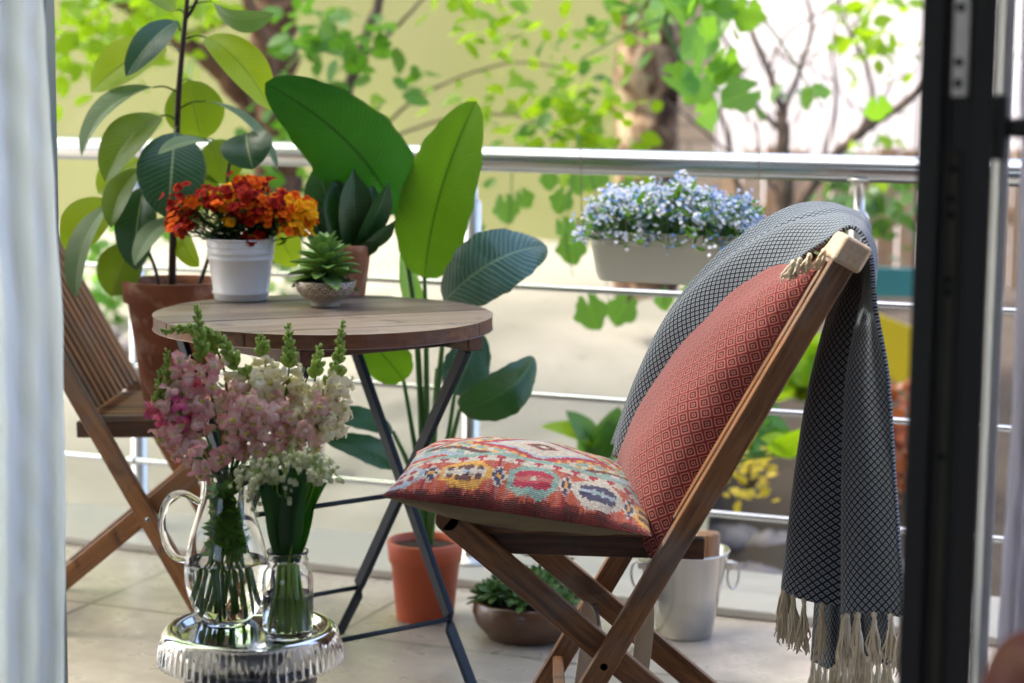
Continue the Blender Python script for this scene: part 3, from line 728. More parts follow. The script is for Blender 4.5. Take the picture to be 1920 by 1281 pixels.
# ------------------------------------------------------------------ plants and vessels
def vto(p): return nrm(CAM - np.asarray(p))
def PL(m, b, t, wpx, Y1, Y2, roll=0, nt=12, nw=6, **k):
    """leaf whose base and tip stand at two measured points; roll turns its face away from the viewer side"""
    a, c = P(b[0], b[1], Y1), P(t[0], t[1], Y2); ax = nrm(c - a); v = vto((a + c) / 2); v = nrm(v - ax * np.dot(v, ax)); s = np.cross(ax, v); r_ = math.radians(roll)
    return m.blade(a, c, wpx * (Y1 + Y2) / 2 / FPX, v * math.cos(r_) + s * math.sin(r_), nt=nt, nw=nw, **k)
LG = lambda r, g, b: lin(r, g, b)
M_soil = simple('potting_soil', lin(58, 42, 30), .95, .4, 50, bump=1, bscale=120)
def terracotta(name, c1, c2, chalk=.35):
    t = NT(name); n = t.noise(5, None, 6, 1.0); n2 = t.noise(22, None, 5, .5)
    c = t.mix(t.ramp(n, [(.4, (0,) * 3), (.7, (1,) * 3)]), c1, c2)
    c = t.mix(t.ramp(n2, [(.5, (0,) * 3), (.72, (chalk,) * 3)]), c, lin(206, 184, 166))
    t.B(col=c, rough=.8); t.bump(n2, .2, .002); return t.m
def pot(t, mat, r0, r1, h, rim_h=0, rim_t=0, th=.004, soil=.85, c=(0, 0, 0), name='pot', sides=56, rip=None, extra=()):
    m = MB(); pr = [(0, 0), (r0 * .97, 0), (r0, .002)]
    rim_z = h - rim_h
    if rim_h: pr += [(lerp(r0, r1, rim_z / h), rim_z - .001), (lerp(r0, r1, rim_z / h) + rim_t, rim_z), (r1 + rim_t, h - .003), (r1 + rim_t - .002, h)]
    else:
        for z_, d_ in sorted(extra): pr += [(lerp(r0, r1, (z_ - .004) / h), z_ - .004), (lerp(r0, r1, (z_ - .002) / h) + d_, z_ - .0015), (lerp(r0, r1, (z_ + .002) / h) + d_, z_ + .0015), (lerp(r0, r1, (z_ + .004) / h), z_ + .004)]
        pr += [(r1, h - .001), (r1 - .001, h)]
    pr += [(r1 - th, h), (r1 - th * 1.2, h * soil - .003)]
    m.lathe(pr, c, sides, rip); m.obj(name, mat, t)
    s = MB(); rs = lerp(r0, r1, soil) - th * .8; G = []
    for i in range(7):
        G.append([np.array(c) + [rs * i / 6 * math.cos(a), rs * i / 6 * math.sin(a), h * soil + .003 * math.sin(7 * a + i * 2) * (i < 6)] for a in np.linspace(0, 2 * math.pi, 24, endpoint=False)])
    s.grid(G, closed=True).obj('soil', M_soil, t)

# rubber plant
M_rubD = leafmat('rubber_leaf_deep', LG(26, 62, 50), LG(40, 84, 66), LG(150, 170, 120), LG(70, 120, 30), .18, .25, 18, .12, spec=.6)
M_rubO = leafmat('rubber_leaf_olive', LG(58, 88, 26), LG(82, 112, 34), LG(140, 158, 80), LG(150, 180, 30), .38, .32, 18, .12)
M_rubY = leafmat('rubber_leaf_backlit', LG(84, 124, 24), LG(112, 148, 34), LG(96, 130, 30), LG(190, 215, 40), .5, .35, 18, .15)  # yellow-green of leaves lit from behind, painted into the colour
M_rubP = leafmat('rubber_leaf_underside', LG(84, 108, 74), LG(116, 138, 104), LG(150, 165, 130), LG(110, 150, 60), .25, .42, 18, .1)
M_bark = simple('rubber_stem_bark', lin(58, 40, 32), .7, .3, 60, bump=.4)
def rubber():
    pz = .4685; base = PZ(334, 722, pz); loc = (base[0], base[1] + .0, pz)
    loc = (P(330, 700, 4.13)[0], 4.13, pz)
    t = thing('rubber_plant', 'tall rubber plant in a brown terracotta pot standing on the rear chair', 'potted plant', loc)
    h = P(330, 532, 4.13)[2] - pz + .008
    pot(t, terracotta('old_terracotta', lin(116, 62, 38), lin(156, 94, 60), .4), .068, .104, h, .045, .008, .007, .93)
    def S(name, pts, r0, r1):
        mm = MB().tube(pts_at([P(*q) for q in pts], np.linspace(0, 1, 26)), (r0, r1), 8); rel(mm, loc).obj(name, M_bark, t)
    S('stem', [(322, 545, 4.13), (325, 430, 4.12), (330, 300, 4.11), (334, 190, 4.1), (342, 90, 4.1), (350, 10, 4.1), (356, -60, 4.1)], .0085, .004)
    S('branch', [(300, 540, 4.13), (286, 490, 4.14), (255, 425, 4.13), (225, 370, 4.12), (212, 340, 4.12)], .004, .0025)
    S('branch', [(372, 540, 4.15), (392, 480, 4.16), (418, 400, 4.16), (428, 320, 4.14), (436, 285, 4.12)], .0045, .003)
    S('branch', [(345, 40, 4.1), (362, 15, 4.1), (380, -30, 4.1)], .004, .003)
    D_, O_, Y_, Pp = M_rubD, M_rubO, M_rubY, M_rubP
    ov = lambda t: (math.sin(math.pi * min(1, t) ** .95) ** .62) * (1 if t < .93 else max(0.05, (1 - t) / .07) ** .7)
    # (base, tip, width px, dY base, dY tip, roll, bend, fold, material, petiole from)
    Ls = [((330, 40), (236, 144), 58, 0, -.08, 25, .10, .12, D_, (338, 58)),
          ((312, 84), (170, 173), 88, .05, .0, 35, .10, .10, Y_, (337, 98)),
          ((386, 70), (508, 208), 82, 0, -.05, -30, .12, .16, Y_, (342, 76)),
          ((356, 150), (378, 264), 108, .1, .12, 10, .06, .05, O_, (334, 160)),
          ((286, 164), (153, 294), 62, 0, -.05, 58, .13, .2, Pp, (331, 172)),
          ((300, 218), (197, 342), 86, -.02, -.10, 38, .12, .16, O_, (329, 225)),
          ((386, 190), (521, 320), 44, 0, -.08, -68, .10, .15, Pp, (334, 205)),
          ((329, 248), (316, 412), 124, -.06, -.12, 4, .08, .06, D_, (331, 238)),
          ((396, 268), (296, 290), 40, -.12, -.22, 62, .08, .1, Pp, (332, 255)),
          ((462, 250), (474, 318), 96, -.05, -.1, 10, .12, .1, D_, (434, 290)),
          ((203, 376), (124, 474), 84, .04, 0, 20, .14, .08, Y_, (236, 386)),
          ((263, 316), (208, 428), 62, -.04, -.1, 42, .1, .16, O_, (327, 300)),
          ((272, 350), (256, 508), 78, -.02, -.06, 20, .1, .14, D_, (327, 345)),
          ((202, 386), (143, 560), 64, -.04, -.12, 50, .1, .16, Pp, (240, 392)),
          ((246, 456), (208, 556), 82, .02, 0, 12, .1, .08, O_, (268, 448)),
          ((338, 408), (252, 498), 56, -.08, -.15, 52, .12, .1, Pp, (327, 420)),
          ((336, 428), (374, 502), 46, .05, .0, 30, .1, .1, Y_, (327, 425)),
          ((398, 2), (514, 24), 66, 0, -.05, 55, .16, .1, Pp, (346, 20)),
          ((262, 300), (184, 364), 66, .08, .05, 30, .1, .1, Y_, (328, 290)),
          ((400, 262), (432, 345), 92, .08, .08, 20, .06, .05, O_, (332, 270)),
          ((330, 20), (262, -20), 50, .02, 0, 40, .1, .1, O_, (347, 28)),
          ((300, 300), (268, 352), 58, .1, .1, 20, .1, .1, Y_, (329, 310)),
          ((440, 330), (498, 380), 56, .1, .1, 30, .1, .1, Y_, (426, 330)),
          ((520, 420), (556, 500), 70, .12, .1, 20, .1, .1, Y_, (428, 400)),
          ((352, 330), (420, 380), 72, .12, .1, 25, .1, .1, O_, (328, 330))]
    for b, tp, w, d1, d2, roll, bend, fold, mt, pf in Ls:
        m = MB(); PL(m, b, tp, w * 1.06, 4.1 + d1, 4.1 + d2, roll, 18, 10, bend=bend * 1.3, fold=fold * 2.2 + .06, curl=.10, wave=.03, prof=ov)
        a, c = P(pf[0], pf[1], 4.105), P(b[0], b[1], 4.1 + d1); md = (a + c) / 2 + np.array([0, 0, .006])
        o = rel(m, loc).obj('leaf', mt, t)
        mm = MB().tube(pts_at([a, md, c], np.linspace(0, 1, 9)), (.0024, .0018), 6); rel(mm, loc).obj('leaf_stalk', M_rubO, o)
rubber()

# bird of paradise plant in the plastic pot on the floor
M_strB = leafmat('paradise_leaf_bright', LG(60, 104, 20), LG(92, 132, 30), LG(26, 70, 20), LG(126, 180, 20), .36, .34, 40, .22, side=.9)
M_strG = leafmat('paradise_leaf_green', LG(22, 66, 20), LG(42, 92, 28), LG(10, 40, 14), LG(50, 122, 18), .26, .3, 40, .22, side=.9)
M_strT = leafmat('paradise_leaf_bluish', LG(34, 74, 70), LG(74, 112, 108), LG(120, 150, 120), LG(60, 110, 40), .15, .22, 22, .75, side=.9, spec=.7)
M_strK = leafmat('paradise_leaf_dark', LG(18, 66, 30), LG(30, 84, 40), LG(60, 110, 50), LG(50, 110, 20), .2, .25, 30, .2, side=.9, spec=.7)
M_stalk = simple('green_stalk', lin(62, 110, 44), .4, .2, 20)
def paradise():
    b0 = PZ(797, 1158, 0.0); loc = (b0[0], b0[1], .0)
    t = thing('paradise_plant', 'large leaved bird of paradise plant in an orange pot behind the table', 'potted plant', loc)
    top = P(797, 1012, b0[1])[2]
    M_pp = simple('orange_plastic', lin(196, 92, 56), .5, .06, 8)
    pot(t, M_pp, .061, .078, top, .045, .004, .003, .9)
    pv = lambda q: math.sin(math.pi * min(1, q ** .8)) ** .55 * (1 + .022 * math.sin(29 * q) + .014 * math.sin(53 * q + 1))
    Y = b0[1]
    Ls = [((742, 402), (497, 156), 176, -.05, -.22, -12, .07, .06, M_strG, [(742, 402), (765, 500), (782, 640), (792, 850), (796, 1020)], .10),
          ((796, 522), (893, 190), 150, -.05, -.12, -16, .06, .14, M_strB, [(796, 520), (799, 650), (800, 820), (800, 1020)], -.03),
          ((832, 566), (1026, 462), 128, -.1, -.06, -14, .40, .05, M_strT, [(838, 562), (826, 680), (812, 840), (802, 1020)], 0),
          ((862, 768), (1003, 672), 96, -.08, -.05, 22, .30, .12, M_strK, [(862, 768), (846, 830), (820, 920), (803, 1020)], 0),
          ((852, 740), (900, 622), 92, -.02, 0, 10, .05, .12, M_strT, [(852, 740), (838, 830), (815, 920), (803, 1020)], 0),
          ((757, 714), (676, 628), 92, .0, .0, -10, .05, .08, M_strB, [(757, 714), (775, 820), (790, 920), (797, 1020)], .05),
          ((736, 808), (584, 774), 48, -.02, -.08, 28, .12, .14, M_strK, [(736, 808), (765, 870), (785, 940), (795, 1020)], 0),
          ((742, 872), (611, 826), 62, -.04, -.1, 30, .12, .14, M_strK, [(742, 872), (770, 920), (788, 960), (796, 1020)], 0),
          ((780, 640), (752, 470), 80, .06, .06, 60, .03, .1, M_strB, [(780, 640), (792, 760), (798, 860), (799, 1020)], 0)]
    for b, tp, w, d1, d2, roll, bend, fold, mt, st, sb in Ls:
        m = MB(); PL(m, b, tp, w, Y + d1, Y + d2, roll, 46, 12, bend=bend, fold=fold * 1.8 + .05, curl=.16, wave=.07, prof=pv, side_bend=sb)
        o = rel(m, loc).obj('leaf', mt, t)
        n_ = len(st); pp = [P(x, y, Y + d1 * (1 - i / (n_ - 1))) for i, (x, y) in enumerate(st)]
        mm = MB().tube(pts_at(pp, np.linspace(0, 1, 24)), (.0042, .0085), 9); rel(mm, loc).obj('leaf_stalk', M_stalk, o)
    for a, (x, y) in enumerate(((818, 690), (842, 860), (775, 860), (828, 900))):
        mm = MB().tube(pts_at([P(x, y, Y + .04), P(lerp(x, 800, .5), lerp(y, 1020, .5), Y + .02), P(800 + a * 2, 1020, Y)], np.linspace(0, 1, 14)), (.003, .008), 9); rel(mm, loc).obj('stalk', M_stalk, t)
paradise()

# white bucket with wallflowers
def wallflowers():
    b = PZ(452, 561, .7065); loc = tuple(b); s = b[1] / FPX
    t = thing('flower_bucket', 'white enamel bucket of red orange and yellow wallflowers on the table', 'potted plant', loc)
    h = P(452, 447, b[1])[2] - b[2]
    pot(t, M_white_metal, 50 * s, 65 * s, h, 0, 0, .0015, .88, name='bucket', extra=((h * .12, .0022), (h * .68, .0022), (h * .78, .0018)))
    m = MB(); m.tube([(65 * s * math.cos(a), 65 * s * math.sin(a), h) for a in np.linspace(0, 2 * math.pi, 57)], .0019, 8, caps=False); m.obj('bucket_rim', M_white_metal, t)
    r = random.Random(5)
    C = np.array([0, 0, h]); heads = []
    for k in range(92):
        u = r.random() * 2 - 1; an = math.asin(u); x = u * 130 * s; yy = (r.random() * 2 - 1) * 78 * s * math.sqrt(1 - u * u * .8)
        z = (92 - 42 * u * u + r.gauss(0, 9)) * s - max(0, -yy) * .35
        if r.random() < .3: z -= 34 * s * r.random(); yy = -abs(yy) - .01
        heads.append(np.array([x, yy, z]))
    # low front yellow clusters seen in front of the bucket rim
    for px, py in ((470, 410), (478, 440), (462, 446), (320, 372), (560, 370), (575, 395), (505, 402), (340, 350), (430, 385)):
        q = P(px, py, b[1] - .05) - b; heads.append(np.array([q[0], q[1], q[2] - h]))
    st = MB()
    fm = {k: MB() for k in 'roy'}
    def flower(m, p, n, R, mi=0):
        n = nrm(n); a = nrm(np.cross(n, [.3, .2, 1])); bb = np.cross(n, a); th = r.random() * 6
        for q in range(4):
            t_ = th + q * math.pi / 2 + r.gauss(0, .12); d = a * math.cos(t_) + bb * math.sin(t_)
            m.blade(p, p + d * R + n * R * r.uniform(-.1, .35), R * 1.05, n, bend=.12, nt=3, nw=2, prof=lambda t: [.25, .9, 1.1, .6][min(3, int(t * 3 + .01))], curl=r.uniform(-.2, .2))
        m.ball(p + n * R * .1, R * .2, 3, 5)
    for hd in heads:
        p = C + hd; x = hd[0]; u = x / (130 * s)
        base = np.array([r.gauss(0, .018), r.gauss(0, .015), h * .88]); st.tube(pts_at([base, (base + p) / 2 + [x * .15, 0, .006], p], np.linspace(0, 1, 7)), (.0016, .001), 5, caps=False)
        for q in range(5):
            t_ = .3 + .6 * r.random(); c0 = lerp(base, p, t_); d = nrm([r.gauss(0, 1), r.gauss(0, 1) - .3, r.uniform(-.3, .8)]); st.blade(c0, c0 + d * .034, .008, np.cross(d, [d[1], -d[0], .2]), bend=.1, nt=4, nw=2)
        yl = (u > .72) or (r.random() < .15) or (hd[2] < .0 and r.random() < .8)
        kind = 'y' if yl else ('o' if r.random() < .26 else 'r')
        for q in range(r.randint(4, 7)):
            o = np.array([r.gauss(0, .0075), r.gauss(0, .0075), r.gauss(0, .006)]); n = nrm(o * 60 + np.array([x * 4, -.55, .6]))
            flower(fm[kind if r.random() < .8 else 'o'], p + o, n, .0088 + .0025 * r.random())
    st.obj('foliage', leafmat('wallflower_green', LG(34, 66, 24), LG(62, 96, 34), LG(80, 110, 50), LG(80, 130, 30), .25, .5, 2, 0), t)
    def pm(name, a, b2, tr):
        q = NT(name); uv = q.n('SeparateXYZ', {0: q.n('TexCoord').outputs['UV']}).outputs[1]
        isl = q.n('NewGeometry').outputs['Random Per Island']
        c = q.mix(q.math('ADD', q.math('MULTIPLY', q.math('POWER', uv, 2.), .55), q.math('MULTIPLY', isl, .4)), a, b2); q.B(col=c, rough=.7, spec=.15); q.translucent(.22, c); return q.m
    fm['r'].obj('dark_red_blossoms', pm('wallflower_red', lin(96, 6, 2), lin(196, 34, 4), 0), t)
    fm['o'].obj('orange_blossoms', pm('wallflower_orange', lin(206, 44, 2), lin(244, 130, 6), 0), t)
    fm['y'].obj('yellow_blossoms', pm('wallflower_yellow', lin(226, 132, 2), lin(250, 196, 10), 0), t)
wallflowers()

# succulent in patterned bowl
def rosette(m, c, R, n, up=(0, 0, 1), el0=8, el1=80, wr=.33, r=rnd, thick=.18, layers=None):
    up = nrm(up); a = nrm(np.cross(up, [.2, 1, .1])); b = np.cross(a, up)
    for k in range(n):
        f = k / n; th = k * 2.39996; el = math.radians(lerp(el0, el1, f)); L = R * lerp(1, .42, f) * r.uniform(.92, 1.06)
        d = (a * math.cos(th) + b * math.sin(th)) * math.cos(el) + up * math.sin(el)
        nn = nrm(up * math.cos(el) - (a * math.cos(th) + b * math.sin(th)) * math.sin(el))
        base = np.array(c) + up * R * .12 * f
        prof = lambda t: (.38 + 1.0 * math.sin(min(1, t * 1.25) * math.pi * .62)) * (1 - max(0, (t - .72) / .28) ** 1.5) * .8 + .01
        m.blade(base, base + d * L, L * wr, nn, bend=-.06, fold=.22, nt=7, nw=4, prof=prof, ph=0)
        m.blade(base - nn * L * .02, base + d * L - nn * .0006, L * wr, nn, bend=-.06 - thick * .28, fold=.22 + .2, nt=7, nw=4, prof=prof, ph=0)
M_succ = leafmat('succulent_leaf', LG(92, 138, 66), LG(150, 184, 108), LG(140, 180, 110), LG(160, 200, 80), .2, .42, 3, 0)
def bowlmat():
    t = NT('scallop_glaze'); uv = t.n('SeparateXYZ', {0: t.n('TexCoord').outputs['UV']}); u, v = uv.outputs[0], uv.outputs[1]
    def row(vz, hgt, N, off=0.):
        fu = t.math('SUBTRACT', t.math('FRACT', t.math('ADD', t.math('MULTIPLY', u, N), off)), .5)
        y = t.math('DIVIDE', t.math('SUBTRACT', v, vz), hgt)
        rr = t.math('SQRT', t.math('ADD', t.math('MULTIPLY', t.math('MULTIPLY', fu, fu), 4.), t.math('MULTIPLY', y, y)))
        inr = t.math('MULTIPLY', t.math('GREATER_THAN', y, 0.), t.math('LESS_THAN', rr, 1.))
        line = t.math('MAXIMUM', t.math('MULTIPLY', t.math('GREATER_THAN', rr, .86), 1.), t.math('MULTIPLY', t.math('LESS_THAN', rr, .55), t.math('GREATER_THAN', rr, .42)))
        return t.math('MULTIPLY', inr, line)
    f = row(.0375, .012, 17.); f = t.math('MAXIMUM', f, row(.0285, .012, 17., .5)); f = t.math('MAXIMUM', f, row(.0175, .008, 19.))
    for z0 in (.0505, .0275, .0165): f = t.math('MAXIMUM', f, t.math('LESS_THAN', t.math('ABSOLUTE', t.math('SUBTRACT', v, z0)), .0007))
    c = t.mix(f, t.mix(t.ramp(v, [(0.0145, (0,) * 3), (.0155, (1,) * 3)], 'CONSTANT'), lin(166, 158, 144), lin(112, 98, 80)), lin(196, 184, 160))
    t.B(col=c, rough=.35, coat=.3); return t.m
def bowl():
    b = PZ(610, 574, .7065); s = b[1] / FPX; loc = tuple(b); h = P(610, 527, b[1])[2] - b[2] + .001
    t = thing('succulent_bowl', 'green succulent in a small beige bowl with scalloped pattern', 'potted plant', loc)
    R = 59 * s; k = h / .056
    pr = [(0, .0), (.027, 0), (.028, .004), (.0265, .011), (.036, .0155), (.047, .024), (.055, .036), (R, .056), (R - .002, .0565), (R - .0035, .055), (.05, .04)]
    MB().lathe([(a, z * k) for a, z in pr], (0, 0, 0), 64).obj('bowl', bowlmat(), t)
    m = MB(); m.grid([[(R * .9 * i / 4 * math.cos(a), R * .9 * i / 4 * math.sin(a), h * .9 + .004 * (1 - i / 4)) for a in np.linspace(0, 6.283, 20, endpoint=False)] for i in range(5)], closed=True).obj('soil', M_soil, t)
    r = random.Random(3); sh = 60 * s
    m = MB(); n = 48
    for k_ in range(n):
        f = k_ / n; th = k_ * 2.39996 + .3; z = h + .006 + sh * .96 * f ** 1.1; L = lerp(.080, .036, f ** 1.2) * r.uniform(.9, 1.08)
        el = math.radians(lerp(-20, 62, f ** .85) + r.gauss(0, 4)); hd = np.array([math.cos(th), math.sin(th), 0]); d = hd * math.cos(el) + np.array([0, 0, math.sin(el)]); nn = np.array([0, 0, 1.]) * math.cos(el) - hd * math.sin(el)
        base = np.array([0, 0, z]); pf = lambda t: (.45 + .75 * math.sin(min(1, t * 1.1) * math.pi * .7)) * (1 - max(0, (t - .62) / .38) ** 1.7) + .01
        m.blade(base, base + d * L, L * .36, nn, bend=.06, fold=.25, nt=8, nw=4, prof=pf, ph=0)
        m.blade(base - nn * .0015, base + d * L - nn * .0004, L * .36, nn, bend=.0, fold=.45, nt=8, nw=4, prof=pf, ph=0)
    m.obj('rosette', M_succ, t); MB().tube([(0, 0, h * .8), (0, 0, h + sh * .9)], (.006, .003), 8).obj('stem', M_stalk, t)
bowl()

# small terracotta pot with dark green plant behind the bowl
def nest():
    b = PZ(654, 553, .7065); s = b[1] / FPX; loc = tuple(b); h = P(654, 458, b[1])[2] - b[2]
    t = thing('snake_plant', 'dark green snake plant in a small chalky terracotta pot on the table', 'potted plant', loc)
    pot(t, terracotta('chalky_terracotta', lin(168, 104, 74), lin(184, 132, 104), .8), 31 * s, 43 * s, h, .018, .0015, .004, .92)
    mk = leafmat('snake_leaf', LG(26, 68, 34), LG(48, 96, 44), LG(70, 120, 60), LG(60, 120, 20), .16, .3, 24, .12, side=.2, spec=.6)
    pf = lambda q: (.45 + .75 * math.sin(math.pi * min(1, q * 1.05)) ** .8) * (1 - max(0, (q - .72) / .28) ** 1.6) + .01
    Ls = [((650, 470), (592, 300), 70, .02, -16), ((655, 470), (628, 328), 62, -.01, 10), ((660, 468), (662, 315), 56, -.03, 20), ((640, 470), (585, 380), 48, .0, -20), ((665, 470), (700, 345), 60, .02, 18),
          ((668, 468), (730, 338), 44, -.02, 40), ((645, 470), (606, 345), 66, .04, 0), ((655, 470), (645, 340), 72, .04, -8), ((670, 470), (742, 412), 34, -.03, 50), ((660, 472), (716, 452), 26, -.04, 30), ((650, 470), (572, 440), 30, .03, -30)]
    for bb, tp, w, dy, roll in Ls:
        m = MB(); PL(m, bb, tp, w, b[1] + .0, b[1] + dy, roll, 14, 6, bend=.06, fold=.28, curl=0, wave=.02, prof=pf); rel(m, loc).obj('leaf', mk, t)
nest()

# brown basin of succulents on the floor
def basin():
    b = PZ(990, 1192, 0); s = b[1] / FPX; loc = tuple(b)
    t = thing('succulent_basin', 'low brown glazed basin of green succulents on the tiles under the chair', 'potted plant', loc)
    m = MB().lathe([(0, 0), (.075, 0), (.085, .004), (.108, .03), (.116, .055), (.113, .078), (.108, .082), (.104, .078), (.107, .055)], (0, 0, 0), 56)
    m.obj('basin', (lambda q: (q.B(col=q.mix(q.noise(12, None, 6, 1), lin(52, 34, 22), lin(112, 76, 50)), rough=.3, coat=.3), q.m)[1])(NT('brown_glaze')), t)
    MB().grid([[(.105 * i / 4 * math.cos(a), .105 * i / 4 * math.sin(a), .07 + .006 * (1 - i / 4)) for a in np.linspace(0, 6.283, 24, endpoint=False)] for i in range(5)], closed=True).obj('soil', M_soil, t)
    r = random.Random(8)
    M2 = leafmat('basin_succulent', LG(66, 108, 52), LG(112, 148, 78), LG(110, 150, 90), LG(130, 180, 60), .15, .4, 3, 0)
    for k in range(19):
        an = k * 2.4; rr = .098 * math.sqrt((k + .3) / 19); c = np.array([rr * math.cos(an), rr * math.sin(an), .082 + .048 * (1 - (rr / .1) ** 2) * r.uniform(.6, 1.3)])
        if k in (3, 8): c[2] += .05
        m = MB(); rosette(m, c, .046 * r.uniform(.85, 1.15), 20, (c[0] * 6, c[1] * 6, 1), -5, 75, .34, r); m.obj('rosette', M2, t)
        MB().tube([(c[0] * .8, c[1] * .8, .066), tuple(c)], .004, 6).obj('stem', M_stalk, t)
basin()

# metal ice bucket
def icebucket():
    b = PZ(1283, 1190, 0); s = b[1] / FPX; loc = tuple(b); h = P(1283, 1012, b[1])[2] - .02
    t = thing('metal_bucket', 'shiny metal bucket with ring handles holding firewood behind the chair', 'bucket', loc)
    r0, r1 = 53 * s, 82 * s
    ms = NT('pewter').B(col=(.56, .55, .52, 1), rough=.22, metal=1).m
    MB().lathe([(0, 0), (r0 - .004, 0), (r0, .003), (lerp(r0, r1, .5), h * .5), (r1, h - .003), (r1 + .003, h), (r1 + .001, h + .002), (r1 - .003, h), (lerp(r0, r1, .5) - .003, h * .5), (r0 - .003, .006), (0, .006)], (0, 0, 0), 64).obj('body', ms, t)
    for s_ in (1, -1):
        q = np.array([s_ * (r1 * .96), 0, h * .82]); o = MB().box(q + [s_ * .005, 0, 0], (.01, .014, .008)).obj('handle_lug', ms, t, bevel=.003)
        m = MB(); m.tube([q + np.array([s_ * (.014 + .003 * math.sin(a)) + s_ * .010 * math.sin(a), .012 * math.sin(a), -.022 + .028 * math.cos(a)]) for a in np.linspace(0, 2 * math.pi, 30)], .0026, 8, caps=False); m.obj('ring', ms, o)
    return t, loc, h
_, il, ih = icebucket()
for k, (dx, dy, hh, rr) in enumerate(((.045, -.01, .03, .024), (-.02, .02, .02, .028), (.0, -.035, .008, .02))):
    m = MB().lathe([(0, ih * .5), (rr, ih * .5), (rr * 1.02, ih * .7), (rr, ih - .004 + hh), (rr * .9, ih + hh), (0, ih + hh)], (0, 0, 0), 14, lambda a, z: .06 * math.sin(3 * a + k) + .03 * math.sin(7 * a))
    o = m.obj('firewood_log', wood('log_bark', lin(92, 62, 40), lin(168, 122, 82), 'Z')); o.location = (il[0] + dx, il[1] + dy, .008)
    tag(o, ['tallest pale firewood log poking out at the right of the metal bucket', 'thick firewood log at the back inside the metal bucket', 'short thin firewood log low inside the metal bucket'][k], 'log', 'logs in the metal bucket')

